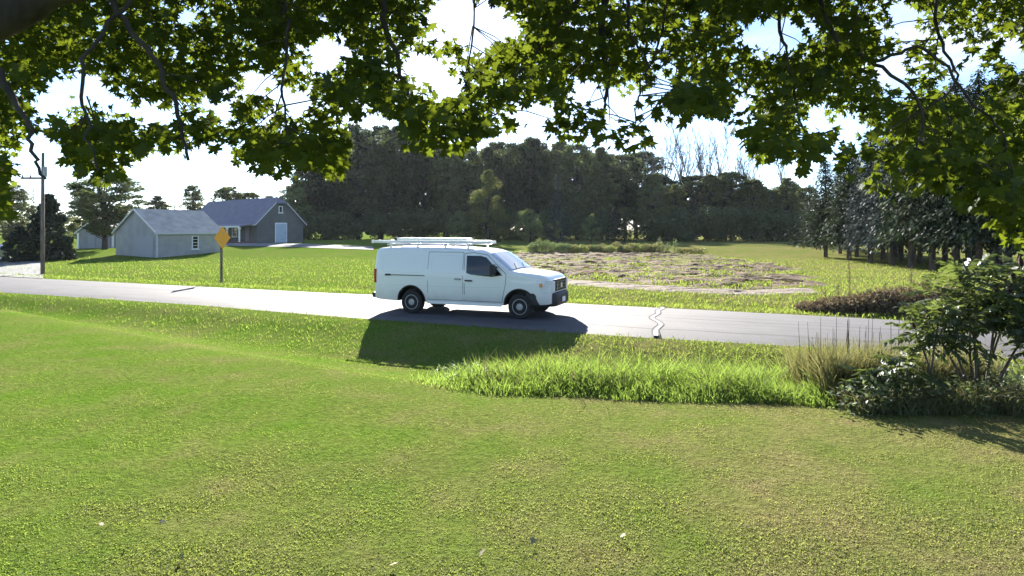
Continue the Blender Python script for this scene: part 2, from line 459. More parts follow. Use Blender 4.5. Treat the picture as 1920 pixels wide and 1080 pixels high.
# ------------------------------------------------------------------ terrain, road, field
def axis(*segs):
    out = []
    for a, b, st_ in segs: out += list(np.arange(a, b, st_))
    return np.array(out)
gx = axis((-1800, -600, 300), (-600, -130, 60), (-130, -34, 3), (-34, 26, .45), (26, 130, 3), (130, 600, 60), (600, 1801, 300))
gy = axis((-300, -30, 45), (-30, 0, 3), (0, 48, .4), (48, 130, 2.5), (130, 600, 60), (600, 2701, 300))
GX, GY = np.meshgrid(gx, gy)
GZ = ground_z(GX, GY)
nx, ny = len(gx), len(gy)
ii = np.arange(nx * ny).reshape(ny, nx)
F = np.stack([ii[:-1, :-1], ii[:-1, 1:], ii[1:, 1:], ii[1:, :-1]], -1).reshape(-1, 4)
g = link('ground', np_mesh('ground', np.stack([GX, GY, GZ], -1), F, M['ground'], smooth_=True))
tag(g, kind='structure')

# road: a strip of asphalt with a slight crown and crumbling edges
ss = np.concatenate([np.arange(-400, -60, 20.), np.arange(-60, 40, .5), np.arange(40, 300, 20.)])
rows = []
for s in ss:
    a = near_edge(s) + .07 * (hash_noise(np.array(s * 1.7), np.array(.3), 5) - .5)
    b = far_edge(s) + .07 * (hash_noise(np.array(s * 1.7), np.array(.3), 9) - .5)
    row = []
    for q in np.linspace(0, 1, 9):
        t = a + (b - a) * q
        x, y = st(s, t)
        row.append((x, y, .012 + .06 * (1 - (2 * q - 1) ** 2) - (.05 if q in (0, 1) else 0)))
    rows.append(row)
V = np.array(rows); nr, nc = V.shape[:2]
ii = np.arange(nr * nc).reshape(nr, nc)
F = np.stack([ii[:-1, :-1], ii[1:, :-1], ii[1:, 1:], ii[:-1, 1:]], -1).reshape(-1, 4)
me = np_mesh('road', V, F, M['road'], smooth_=True)
uvl = me.uv_layers.new(name='UVMap')
vi = np.empty(len(me.loops), np.int32); me.loops.foreach_get('vertex_index', vi)
uv = np.stack([np.repeat(ss, nc), np.tile(np.linspace(0, 6.5, nc), nr)], -1)
uvl.data.foreach_set('uv', uv[vi].astype(np.float32).ravel())
tag(link('road', me), kind='structure')

# the crack seal across the right half of the road: two tar lines with a paler filled strip between
def road_z(s, t):
    a, b = near_edge(s), far_edge(s)
    q = min(max((t - a) / (b - a), 0), 1)
    return .012 + .06 * (1 - (2 * q - 1) ** 2)
crack = []
for k, t in enumerate(np.linspace(16.55, 22.8, 26)):
    s = -3.2 + .10 * math.sin(t * 1.5) + .07 * math.sin(t * 3.1 + 1) - (t - 16.4) * .17
    crack.append((s, t))
def strip(name, off, w, mat, dz, parent=None):
    mb = MB()
    vs, fs = [], []
    for (s, t) in crack:
        for e in (-1, 1):
            x, y = st(s + off + e * w / 2 * (1 + .2 * math.sin(t * 3 + off * 9)), t)
            vs.append((x, y, road_z(s, t) + dz))
    for i in range(len(crack) - 1): fs.append((2 * i, 2 * i + 1, 2 * i + 3, 2 * i + 2))
    mb.add(vs, fs)
    return mb.build(name, mat, parent)
road = bpy.data.objects['road']
strip('crack_filler', 0, .13, plain('pale_filler', (.15, .15, .16), .8), .004, road)
tar = plain('tar', (.055, .055, .070), .9, spec=.1)
strip('tar_line', -.085, .04, tar, .010, road); strip('tar_line', .085, .035, tar, .010, road)

# hairline seams that run along the lanes
for (t0, s0, s1, ph) in ((19.7, -34, 4, 0.), (17.6, -7.5, 6, 2.)):
    mb = MB(); vs, fs = [], []
    for s in np.arange(s0, s1, .4):
        t = t0 + .06 * math.sin(s * .9 + ph) + .04 * math.sin(s * 2.7 + ph)
        for e in (-1, 1):
            x, y = st(s, t + e * .011); vs.append((x, y, road_z(s, t) + .005))
    fs = [(2 * i, 2 * i + 1, 2 * i + 3, 2 * i + 2) for i in range(len(vs) // 2 - 1)]
    mb.add(vs, fs); mb.build('seam', tar, road)

# gravel yard in front of the barn and the side drive on the far left
def sheet(name, poly, mat, dz=.03, step=1.0):
    poly = np.array(poly); x0, y0 = poly.min(0); x1, y1 = poly.max(0)
    bm = bmesh.new()
    vs = [bm.verts.new((p[0], p[1], 0)) for p in poly]
    f = bm.faces.new(vs)
    bmesh.ops.triangulate(bm, faces=[f])
    for k in range(4): bmesh.ops.subdivide_edges(bm, edges=[e for e in bm.edges if e.calc_length() > step * 1.5], cuts=1, use_grid_fill=True)
    bmesh.ops.triangulate(bm, faces=bm.faces[:])
    for q in bm.verts: q.co.z = gz(q.co.x, q.co.y) + dz
    for f in bm.faces:
        if f.normal.z < 0: f.normal_flip()
    me = bpy.data.meshes.new(name); bm.to_mesh(me); bm.free(); me.materials.append(mat)
    return tag(link(name, me), kind='structure')
def gxy(px, py, z=0.0):
    d = FPX * (CAMH - z) / (py - HY); return ((px - CX) / FPX * d, d)
sheet('gravel_yard', [((px - CX) / FPX * d, d) for px, d in ((395, 72), (700, 70), (700, 75), (575, 76.5), (440, 77.5), (400, 77))], M['gravel'], .05)
sheet('driveway', [st(-47, 22.6), st(-38.5, 22.4), (-37.5, 46), (-44, 60), (-70, 66), (-75, 58), (-50, 54)], M['gravel'], .04)

# tilled field across the road: clods and furrows are real relief
fp = np.array([gxy(*p) for p in ((860, 486), (905, 480), (980, 475.5), (1240, 475.5), (1330, 480), (1480, 499), (1530, 533), (1400, 541), (1200, 530), (1060, 521), (930, 511), (870, 498))])
def inside_dist(P, poly):
    """signed distance-like value, positive inside"""
    n = len(poly); dmin = np.full(len(P), 1e9); ins = np.zeros(len(P), bool)
    for i in range(n):
        a, b = poly[i], poly[(i + 1) % n]
        ab = b - a; q = np.clip(((P - a) @ ab) / (ab @ ab), 0, 1)
        dmin = np.minimum(dmin, np.linalg.norm(P - (a + q[:, None] * ab), axis=1))
        c = ((a[1] > P[:, 1]) != (b[1] > P[:, 1])) & (P[:, 0] < (b[0] - a[0]) * (P[:, 1] - a[1]) / (b[1] - a[1] + 1e-12) + a[0])
        ins ^= c
    return np.where(ins, dmin, -dmin)
def relief(name, poly, step, mat, amp, furrow, seed, edge=1.2, base=.03):
    x0, y0 = poly.min(0) - 1; x1, y1 = poly.max(0) + 1
    xs = np.arange(x0, x1, step * 1.6); ys = np.arange(y0, y1, step)
    X, Y = np.meshgrid(xs, ys)
    P = np.stack([X.ravel(), Y.ravel()], -1)
    dd = inside_dist(P, poly) + 1.6 * (hash_noise(P[:, 0] * .6, P[:, 1] * .9, seed) - .5) * edge
    Z = ground_z(P[:, 0], P[:, 1])
    k = np.clip(dd / edge, -1, 1)
    h = base * np.clip(k * 3, -1, 1) + amp * (hash_noise(P[:, 0] * 1.1, P[:, 1] * 3.6, seed + 1) - .35) * np.clip(k, 0, 1) \
        + amp * .7 * (hash_noise(P[:, 0] * 4, P[:, 1] * 6, seed + 2) - .4) * np.clip(k, 0, 1) + furrow * np.sin(P[:, 1] * 4.2 + .6 * P[:, 0] * .25) * np.clip(k, 0, 1)
    Z = Z + np.where(k < 0, k * .25, h)
    ii = np.arange(len(P)).reshape(X.shape)
    F = np.stack([ii[:-1, :-1], ii[:-1, 1:], ii[1:, 1:], ii[1:, :-1]], -1).reshape(-1, 4)
    keep = (dd[F] > -.8).any(1)
    F = F[keep]
    used = np.unique(F); mp = np.full(len(P), -1); mp[used] = np.arange(len(used))
    return tag(link(name, np_mesh(name, np.concatenate([P, Z[:, None]], 1)[used], mp[F], mat)), kind='structure')
relief('tilled_field', fp, .20, M['soil'], .22, .06, 21)
bp_ = np.array([gxy(*p) for p in ((985, 523.5), (1060, 523), (1200, 533), (1400, 543), (1525, 541), (1530, 548), (1400, 551), (1200, 542), (1060, 532), (960, 527))])
relief('bare_soil_strip', bp_, .12, M['pale_soil'], .10, .0, 33, edge=.5)

# ------------------------------------------------------------------ van
def van_paint():
    m, nt, out = new_mat('white_van_paint')
    N = nt.nodes.new; L = nt.links.new
    b = N('ShaderNodeBsdfPrincipled'); b.inputs['Roughness'].default_value = .28; b.inputs['Coat Weight'].default_value = .6; b.inputs['Coat Roughness'].default_value = .08
    tc = N('ShaderNodeTexCoord'); sp = N('ShaderNodeSeparateXYZ'); L(tc.outputs['Object'], sp.inputs[0])
    n = N('ShaderNodeTexNoise'); n.inputs['Scale'].default_value = 3; n.inputs['Detail'].default_value = 7; L(tc.outputs['Object'], n.inputs['Vector'])
    # road dirt thrown up along the sills
    mr = N('ShaderNodeMapRange'); mr.inputs['From Min'].default_value = .95; mr.inputs['From Max'].default_value = .35; L(sp.outputs['Z'], mr.inputs['Value'])
    mu = N('ShaderNodeMath'); mu.operation = 'MULTIPLY'; L(mr.outputs[0], mu.inputs[0]); L(n.outputs['Fac'], mu.inputs[1])
    mx = N('ShaderNodeMixRGB'); L(mu.outputs[0], mx.inputs['Fac']); mx.inputs['Color1'].default_value = (.80, .81, .83, 1); mx.inputs['Color2'].default_value = (.45, .42, .38, 1)
    L(mx.outputs[0], b.inputs['Base Color']); L(b.outputs[0], out.inputs['Surface'])
    return m
M['van'] = van_paint()
M['black'] = plain('black_plastic', (.018, .018, .02), .55, noise=.2)
M['rubber'] = plain('tyre_rubber', (.016, .016, .016), .85, noise=.3, scale=20)
M['steel'] = plain('steel_wheel', (.36, .36, .37), .6, metal=.0, noise=.2)
M['alu'] = plain('aluminium', (.72, .72, .73), .38, metal=.75, noise=.1)
M['white'] = plain('white_paint', (.78, .78, .77), .5, noise=.06)
M['glass'] = plain('dark_glass', (.012, .016, .016), .04, spec=.6, noise=.05)
M['screen'] = plain('windscreen_glass', (.10, .13, .15), .03, spec=1.0, noise=.05, coat=1.0)
M['lamp'] = plain('lamp_lens', (.70, .72, .74), .12, noise=.1)
M['amber'] = plain('amber_lens', (.75, .30, .10), .2)
M['red'] = plain('red_lens', (.40, .02, .02), .2)
M['chrome'] = plain('chrome', (.7, .7, .7), .15, metal=1)
M['seam'] = plain('door_gap', (.05, .05, .055), .8)

van = empty('cargo_van', (*st(-12.62, 18.50), .03), math.atan2(U2[1], U2[0]) + R(2.5))
tag(van, 'white cargo van with ladders on its roof rack driving along the road', 'van')
VX = np.array([0.0, .05, .14, .40, 1.2, 2.4, 3.45, 3.85, 4.05, 4.25, 4.50, 4.74, 4.88, 5.05, 5.4, 5.7, 5.88, 5.98, 6.04])
VT = np.array([2.06, 2.10, 2.125, 2.14, 2.15, 2.15, 2.12, 2.07, 2.00, 1.87, 1.69, 1.51, 1.455, 1.435, 1.405, 1.365, 1.315, 1.24, 1.14])
VW = np.array([.955, .985, 1.0, 1.01, 1.015, 1.015, 1.015, 1.015, 1.015, 1.012, 1.01, 1.005, 1.0, .995, .985, .96, .925, .88, .83])
VB = np.array([.48, .46, .44, .42, .40, .40, .40, .40, .40, .40, .40, .40, .40, .42, .44, .46, .47, .48, .5])
def side_y(x, z):
    """half width of the body side at height z"""
    w = float(np.interp(x, VX, VW)); zt = float(np.interp(x, VX, VT))
    tum = .15 * max(0, (z - 1.30) / .8) ** 1.25
    low = .05 * max(0, (.75 - z) / .35) ** 2
    crease = .012 * math.exp(-((z - 1.22) / .05) ** 2)
    return w - tum - low - crease
def van_section(x):
    zt = float(np.interp(x, VX, VT)); zb = float(np.interp(x, VX, VB))
    r = .16 if x < 4.0 else .13
    pts = []
    zs = zt - r
    for z in np.linspace(zb, zs, 12): pts.append((side_y(x, z), z))
    yk = pts[-1][0]
    for a in (22, 45, 68, 90): pts.append((yk - r * (1 - math.cos(R(a))) * 1.0, zs + r * .92 * math.sin(R(a))))
    yk = pts[-1][0]
    for q in (.66, .33): pts.append((yk * q, zt - .08 * r + .08 * r * (1 - q * q) + .012 * (1 - q * q)))
    half = pts
    full = [(-y, z) for y, z in half] + [(0, zt + .012)] + [(y, z) for y, z in reversed(half)]
    return [Vector((x, y, z)) for y, z in full]
mb = MB()
secs = [van_section(x) for x in VX]
n = len(secs[0]); vs = [p for s_ in secs for p in s_]
fs = []
for i in range(len(secs) - 1):
    for k in range(n):
        k2 = (k + 1) % n
        fs.append((i * n + k, (i + 1) * n + k, (i + 1) * n + k2, i * n + k2))
fs.append(tuple(range(n))); fs.append(tuple((len(secs) - 1) * n + k for k in range(n))[::-1])
mb.add(vs, fs)
AX = (1.38, 5.09); WR = .385
body = mb.build('body', [M['van'], M['black']], van, smooth_=True)
for ax in AX:
    for sgn in (-1, 1):
        cb = MB().cyl_y((ax, sgn * .9, WR + .03), .50, .62, 36).build('cutter', M['black'])
        md = body.modifiers.new('arch', 'BOOLEAN'); md.operation = 'DIFFERENCE'; md.object = cb; md.solver = 'EXACT'
        cb.parent = van
bpy.context.view_layer.update()
dg = bpy.context.evaluated_depsgraph_get()
bme = bpy.data.meshes.new_from_object(body.evaluated_get(dg), depsgraph=dg)
body.modifiers.clear(); body.data = bme
for o in [o for o in COL.objects if o.name.startswith('cutter')]: bpy.data.objects.remove(o)
bme.materials.clear(); bme.materials.append(M['van']); bme.materials.append(M['black'])
for p in bme.polygons:
    c = p.center
    p.material_index = 0
    for ax in AX:
        if math.hypot(c.x - ax, c.z - WR - .03) < .505 and c.z < 1.0 and (abs(p.normal.y) < .5 or abs(c.y) < .75): p.material_index = 1
    if p.normal.z < -.8 and c.z < .5: p.material_index = 1
# keep flat faces crisp where the surface turns hard
bm = bmesh.new(); bm.from_mesh(bme)
for e in bm.edges:
    if len(e.link_faces) == 2 and e.calc_face_angle(0) > R(38): e.smooth = False
bm.to_mesh(bme); bm.free()

def side_patch(name, poly, mat, parent, sgn, off, thick, nz=14, nxx=8):
    zs = np.linspace(min(p[1] for p in poly) + 1e-4, max(p[1] for p in poly) - 1e-4, nz)
    mbp = MB(); vs, fs = [], []
    for z in zs:
        xs = []
        for i in range(len(poly)):
            a, b = poly[i], poly[(i + 1) % len(poly)]
            if (a[1] - z) * (b[1] - z) < 0: xs.append(a[0] + (b[0] - a[0]) * (z - a[1]) / (b[1] - a[1]))
        for q in np.linspace(min(xs), max(xs), nxx): vs.append((q, sgn * (side_y(q, z) + off), z))
    for i in range(nz - 1):
        for k in range(nxx - 1): fs.append((i * nxx + k, i * nxx + k + 1, (i + 1) * nxx + k + 1, (i + 1) * nxx + k))
    mbp.add(vs, fs)
    o_ = mbp.build(name, mat, parent)
    md = o_.modifiers.new('thick', 'SOLIDIFY'); md.thickness = thick; md.offset = 0
    return o_
def side_panel(name, poly, mat, parent, sgn, off=.004, thick=.012, sub=3):
    """flat piece laid on the body side; poly in (x, z)"""
    return side_patch(name, poly, mat, parent, sgn, off, thick)
def side_line(name, pts, w, mat, parent, sgn, off=.003):
    mbp = MB()
    for a, b in zip(pts[:-1], pts[1:]):
        L_ = math.hypot(b[0] - a[0], b[1] - a[1]); nx_, nz_ = -(b[1] - a[1]) / L_ * w / 2, (b[0] - a[0]) / L_ * w / 2
        for q in range(6):
            u0, u1 = q / 6, (q + 1) / 6
            vs = []
            for (u_, e) in ((u0, 1), (u1, 1), (u1, -1), (u0, -1)):
                x, z = a[0] + (b[0] - a[0]) * u_ + nx_ * e, a[1] + (b[1] - a[1]) * u_ + nz_ * e
                vs.append((x, sgn * (side_y(x, z) + off), z))
            mbp.add(vs, [(0, 1, 2, 3)])
    return mbp.build(name, mat, parent)
for sgn in (-1, 1):
    # front door: seams, glass, handle, mirror
    door = side_line('front_door', [(3.28, .50), (3.24, 1.96), (3.55, 2.0), (4.02, 1.93), (4.66, 1.36), (4.64, 1.05), (4.52, .50), (3.28, .50)], .014, M['seam'], van, sgn)
    side_panel('window', [(3.34, 1.34), (3.32, 1.90), (3.80, 1.90), (3.98, 1.86), (4.30, 1.55), (4.55, 1.31), (4.20, 1.27), (3.75, 1.285)], M['glass'], door, sgn, .008)
    h = MB().box((3.42, sgn * (side_y(3.42, 1.13) + .03), 1.13), (.24, .045, .045), bevel=.012).build('door_handle', M['black'], door)
    mir = MB()
    mir.box((4.30, sgn * 1.20, 1.50), (.15, .20, .32), bevel=.04); mir.box((4.34, sgn * 1.06, 1.44), (.07, .16, .05))
    mir.box((4.34, sgn * 1.06, 1.56), (.07, .16, .05))
    mir.build('mirror', M['black'], van)
    # sliding door with its track
    sd = side_line('sliding_door', [(3.22, .50), (3.20, 2.0), (1.98, 2.0), (1.98, .50), (3.22, .50)], .012, M['seam'], van, sgn)
    if sgn < 0:
        MB().box((1.22, sgn * (side_y(1.2, 1.24) + .004), 1.245), (1.30, .03, .035)).build('door_track', plain('track_grey', (.20, .22, .22), .5), van)
        MB().box((.52, sgn * (side_y(.5, 1.24) + .012), 1.245), (.20, .04, .06)).build('track_cover', M['black'], van)
        MB().box((3.05, sgn * (side_y(3, 1.16) + .03), 1.17), (.22, .045, .045), bevel=.012).build('door_handle', plain('grey_plastic', (.30, .31, .32), .5), sd)
    # swage crease: its shade painted as a flat grey strip; and rocker
    side_line('swage_shade', [(.15, .92), (3.2, .92), (4.5, .95)], .010, plain('swage_shadow', (.62, .63, .64), .5), van, sgn, .002)
    MB().box((3.23, sgn * .985, .40), (2.55, .05, .075), bevel=.012).build('sill', M['white'], van)
    # flat grey outlines paint in the edge shade of recesses placed like side glass
    for (xa, xb) in ((.30, 1.85), (2.10, 3.10)):
        side_line('panel_edge_shade', [(xa + .08, 1.34), (xb - .08, 1.34), (xb, 1.42), (xb, 1.82), (xb - .08, 1.90), (xa + .08, 1.90), (xa, 1.82), (xa, 1.42), (xa + .08, 1.34)], .012, plain('pressed_edge_shade', (.70, .71, .73), .4), van, sgn, .002)
    # tail light, side marker, arch lip
    MB().box((.025, sgn * .955, 1.20), (.09, .10, .46), bevel=.02).build('tail_light', M['red'], van)
    for ax in AX:
        mbl = MB(); prev = None
        arc = [(ax + .505 * math.cos(R(a)), WR + .03 + .505 * math.sin(R(a))) for a in range(0, 181, 12)]
        side_line('wheel_arch', arc, .035, M['black'], van, sgn, .006)
    # headlight stack and marker
    hl = MB()
    hl.prism([(5.62, sgn * .965, 1.20), (5.93, sgn * .93, 1.19), (6.07, sgn * .80, 1.18), (6.09, sgn * .60, 1.17), (6.09, sgn * .60, .86), (6.07, sgn * .80, .83), (5.93, sgn * .94, .84), (5.74, sgn * .975, .90)], (0, sgn * .012, 0))
    hl.build('headlight', M['lamp'], van)
    MB().box((5.76, sgn * .972, 1.05), (.10, .03, .12), bevel=.01).build('turn_signal', M['amber'], van)
    # wheels
    for ax in AX:
        w = link('wheel', MB().lathe_y((0, 0, 0), [(-.10, .12), (-.10, .20), (.10, .20), (.10, .12)], 20).mesh('wheel_hub', M['steel']), van, (ax, sgn * .87, WR))
        tyre = MB().lathe_y((0, 0, 0), [(-.115, .235), (-.125, .27), (-.125, .33), (-.105, .372), (-.06, .385), (.06, .385), (.105, .372), (.125, .33), (.125, .27), (.115, .235)], 36)
        tyre.build('tyre', M['rubber'], w, smooth_=True)
        rim = MB().lathe_y((0, 0, 0), [(sgn * .10, .245), (sgn * .120, .236), (sgn * .110, .20), (sgn * .106, .12), (sgn * .128, .08), (sgn * .132, .02)], 28)
        rim.build('rim', M['steel'], w, smooth_=True)
# rear bumper, front fascia, grille, plates
MB().box((-.04, 0, .56), (.20, 1.86, .17), bevel=.03).build('rear_bumper', M['black'], van)
rd = MB(); rd.box((-.004, 0, 1.25), (.012, .012, 1.4)); rd.build('rear_door_seam', M['seam'], van)
for sgn in (-1, 1): MB().box((-.006, sgn * .46, 1.62), (.016, .66, .5), bevel=.006).build('rear_window', M['glass'], van)
fbm = MB()
vs = []; fs = []
sec = [(.86, .88), (.93, .78), (.95, .62), (.90, .46), (.80, .40)]
rowsb = []
for q in np.linspace(-1, 1, 21):
    y = q * .99
    back = .62 * max(0, (abs(q) - .55) / .45) ** 2.2
    rowsb.append([Vector((6.165 - back - (.05 if k in (0, 4) else 0), y, z)) for k, z in enumerate((.80, .74, .60, .48, .40))] + [Vector((5.9 - back, y * .97, .40)), Vector((5.9 - back, y * .97, .80))])
m_ = len(rowsb[0])
for i in range(21): vs += rowsb[i]
for i in range(20):
    for k in range(m_):
        k2 = (k + 1) % m_
        fs.append((i * m_ + k, i * m_ + k2, (i + 1) * m_ + k2, (i + 1) * m_ + k))
fs += [tuple(range(m_)), tuple(20 * m_ + k for k in range(m_))[::-1]]
fbm.add(vs, fs); fbm.build('front_bumper', M['black'], van, smooth_=True)
grille = MB().box((6.06, 0, 1.03), (.08, 1.16, .36), bevel=.02).build('grille', M['black'], van)
for zz in (.93, 1.03, 1.13): MB().box((6.108, 0, zz), (.018, 1.08, .022)).build('grille_bar', plain('grille_grey', (.12, .12, .125), .4), grille)
MB().box((6.105, 0, 1.0), (.03, .16, .16), bevel=.02).build('badge', M['chrome'], grille)
for sgn in (-1, 1): MB().box((6.11, sgn * .44, 1.0), (.02, .035, .30), rot=Matrix.Rotation(sgn * .35, 3, 'X')).build('grille_trim', M['chrome'], grille)
MB().box((6.185, 0, .58), (.012, .31, .15)).build('number_plate', M['white'], van)
# windscreen follows the raked nose of the cab
ws = MB(); vs = []; fs = []
wx = [4.10, 4.22, 4.36, 4.52, 4.68, 4.80]
for x in wx:
    zt = float(np.interp(x, VX, VT)); hw = side_y(x, zt - .13) - .10 + .02
    for q in np.linspace(-1, 1, 11): vs.append((x, hw * q, zt + .018 + .012 * (1 - q * q) - .022 * q ** 6))
for i in range(len(wx) - 1):
    for k in range(10): fs.append((i * 11 + k, i * 11 + k + 1, (i + 1) * 11 + k + 1, (i + 1) * 11 + k))
ws.add(vs, fs); ws.build('windscreen', M['screen'], van, smooth_=True)
for yy in (-.5, .2): MB().tube([(4.84, yy, 1.50), (4.60, yy + .42, 1.665)], .012, 6).build('wiper', M['black'], van)
# roof rack: feet, rails, crossbars
rack = MB()
for sgn in (-1, 1): rack.tube([(.35, sgn * .78, 2.225), (3.45, sgn * .78, 2.225)], .022, 8)
rack = rack.build('roof_rack', M['alu'], van)
for x in (.5, 1.5, 2.5, 3.3):
    MB().box((x, 0, 2.25), (.05, 1.66, .035)).build('crossbar', M['alu'], rack)
    for sgn in (-1, 1): MB().box((x, sgn * .78, 2.165), (.06, .05, .13)).build('rack_foot', M['alu'], rack)

# ladders lie on the rack: things of their own
def ladder(name, x0, x1, y, z, w, label, rung, mat, stand=False):
    L_ = x1 - x0
    o = empty(name); o.matrix_world = Matrix.Translation(van.location) @ Matrix.Rotation(van.rotation_euler.z, 4, 'Z') @ Matrix.Translation((x0, y, z))
    tag(o, label, 'ladder', 'ladders on the van roof')
    for sgn in (-1, 1):
        MB().box((L_ / 2, sgn * w / 2, 0), (L_, .035, .085), bevel=.008).build('side_rail', mat, o)
    for k in range(rung):
        x = .2 + (L_ - .4) * k / (rung - 1)
        MB().tube([(x, -w / 2, 0), (x, w / 2, 0)], .017, 6).build('rung', M['alu'], o)
    for sgn in (-1, 1): MB().box((.02, sgn * w / 2, 0), (.07, .05, .11)).build('end_cap', M['black'] if stand else M['white'], o)
    return o
ladder('extension_ladder', -.32, 4.0, -.42, 2.312, .44, 'long pale extension ladder lying lowest on the van rack, overhanging both ends', 14, M['white'])
ladder('step_ladder', .55, 3.15, -.36, 2.40, .42, 'shorter silver ladder lying on top of the long ladder on the van', 9, M['alu'], True)
ladder('extension_ladder', -.1, 3.5, .42, 2.312, .40, 'pale ladder on the far side of the van roof rack', 12, M['alu'])

# ------------------------------------------------------------------ buildings
def siding(name, col, horiz=True, pitch=.18, depth=.5, var=.12):
    """board or lap siding: relief lines in the material, uneven tone"""
    m, nt, out = new_mat(name)
    N = nt.nodes.new; L = nt.links.new
    b = N('ShaderNodeBsdfPrincipled'); b.inputs['Roughness'].default_value = .75
    tc = N('ShaderNodeTexCoord'); sp = N('ShaderNodeSeparateXYZ'); L(tc.outputs['Object'], sp.inputs[0])
    mu = N('ShaderNodeMath'); mu.operation = 'MULTIPLY'; mu.inputs[1].default_value = 1 / pitch
    if horiz: L(sp.outputs['Z'], mu.inputs[0])
    else:
        ad = N('ShaderNodeMath'); ad.operation = 'ADD'; L(sp.outputs['X'], ad.inputs[0]); L(sp.outputs['Y'], ad.inputs[1]); L(ad.outputs[0], mu.inputs[0])
    fr = N('ShaderNodeMath'); fr.operation = 'FRACT'; L(mu.outputs[0], fr.inputs[0])
    n = N('ShaderNodeTexNoise'); n.inputs['Scale'].default_value = 1.3; n.inputs['Detail'].default_value = 7; L(tc.outputs['Object'], n.inputs['Vector'])
    r = ramp(nt, [tuple(c * (1 - var) for c in col), tuple(c * (1 + var) for c in col)], [.3, .7]); L(n.outputs['Fac'], r.inputs['Fac'])
    L(r.outputs[0], b.inputs['Base Color'])
    bp = N('ShaderNodeBump'); bp.inputs['Strength'].default_value = depth; bp.inputs['Distance'].default_value = .03
    L(fr.outputs[0], bp.inputs['Height']); L(bp.outputs['Normal'], b.inputs['Normal']); L(b.outputs[0], out.inputs['Surface'])
    return m
M['shed_wall'] = siding('shed_siding', (.36, .345, .34)); M['shed_roof'] = siding('grey_shingles', (.33, .32, .31), True, .14, .6, .2)
M['barn_wall'] = siding('dark_board_siding', (.115, .12, .115), False, .25); M['barn_roof'] = siding('slate_roof', (.165, .155, .20), True, .3, .3)
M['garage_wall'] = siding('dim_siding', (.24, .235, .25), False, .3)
M['trim'] = plain('pale_trim', (.55, .55, .56), .6); M['door_blue'] = plain('pale_blue_door', (.40, .47, .56), .5)
M['deck'] = plain('deck_boards', (.16, .085, .07), .8, noise=.25)

def gable_house(name, corner, dirL, L_, W_, zb, eave, ridge, wall, roof, label, cat, over=.25, jerk=0.0, below=.6):
    """corner: the corner nearest the camera. local x runs along the long side (dirL), local y runs along the gable end to the left"""
    ang = math.atan2(dirL[1], dirL[0])
    o = empty(name, (corner[0], corner[1], zb), ang); tag(o, label, cat)
    body = MB()
    gab = [(0, -below), (W_, -below), (W_, eave), (W_ / 2 + jerk, ridge - jerk * (ridge - eave) / (W_ / 2)), (W_ / 2 - jerk, ridge - jerk * (ridge - eave) / (W_ / 2)), (0, eave)] if jerk else \
          [(0, -below), (W_, -below), (W_, eave), (W_ / 2, ridge), (0, eave)]
    body.prism([(0, y, z) for y, z in gab], (L_, 0, 0))
    body.build('wall', wall, o)
    pitch = (ridge - eave) / (W_ / 2)
    rf = MB(); th = .12
    for sgn in (-1, 1):
        ye = W_ / 2 + sgn * (W_ / 2 + over); ze = eave - over * pitch
        if jerk:
            zj = ridge - jerk * pitch
            poly = [(-over, ye, ze), (-over, W_ / 2 + sgn * jerk, zj), (jerk * 1.1, W_ / 2, ridge), (L_ + over, W_ / 2, ridge), (L_ + over, ye, ze)]
        else:
            poly = [(-over, ye, ze), (-over, W_ / 2, ridge), (L_ + over, W_ / 2, ridge), (L_ + over, ye, ze)]
        rf.prism([Vector(p) + Vector((0, 0, .02)) for p in poly], (0, 0, th))
    if jerk:
        zj = ridge - jerk * pitch
        rf.prism([(-over, W_ / 2 - jerk, zj + .02), (-over, W_ / 2 + jerk, zj + .02), (jerk * 1.1, W_ / 2, ridge + .02)], (0, 0, th))
    ro = rf.build('roof', roof, o)
    for sgn in (-1, 1):   # barge boards on the visible gable
        a = Vector((-over - .02, W_ / 2 + sgn * (W_ / 2 + over), eave - over * pitch)); b = Vector((-over - .02, W_ / 2 + sgn * jerk, ridge - jerk * pitch))
        MB().prism([a, b, b + Vector((0, 0, .16)), a + Vector((0, 0, .16))], (.04, 0, 0)).build('barge_board', M['trim'], ro)
    MB().box((L_ / 2, -over - .02, eave - over * pitch + .06), (L_ + 2 * over, .05, .14)).build('fascia', M['trim'], ro)
    return o
def window_on(o, c, w, h, axis_, out, cols=1, rows_=3, frame=.07, name='window'):
    """framed window on a wall; axis_ 'x' wall runs along local x, 'y' along local y; out: sign of the outward normal"""
    sx, sy = (1, 0) if axis_ == 'x' else (0, 1)
    nrm = Vector((0, out, 0)) if axis_ == 'x' else Vector((out, 0, 0))
    c = Vector(c); wd = Vector((sx, sy, 0))
    def bx(cc, ww, hh, th): return MB().box(cc, (ww if sx else th, ww if sy else th, hh))
    fr = MB()
    for e in (-1, 1):
        fr.box(c + wd * e * (w / 2) + nrm * .03, ((frame if sx else .08), (frame if sy else .08), h + frame))
        fr.box(c + Vector((0, 0, e * h / 2)) + nrm * .032, ((w + frame if sx else .085), (w + frame if sy else .085), frame))
    f = fr.build(name, M['white'], o)
    for i in range(rows_):
        for j in range(cols):
            pc = c + wd * ((j + .5) / cols - .5) * (w - frame) + Vector((0, 0, ((i + .5) / rows_ - .5) * (h - frame))) + nrm * .015
            bx(pc, (w - frame) / cols - .04, (h - frame) / rows_ - .045, .03).build('pane', M['glass'], f)
    for i in range(1, rows_): bx(c + Vector((0, 0, (i / rows_ - .5) * (h - frame))) + nrm * .022, w - frame, .035, .05).build('glazing_bar', M['white'], f)
    bx(c + Vector((0, 0, -h / 2 - frame)) + nrm * .06, w + .3, .06, .16).build('sill', M['white'], f)
    return f

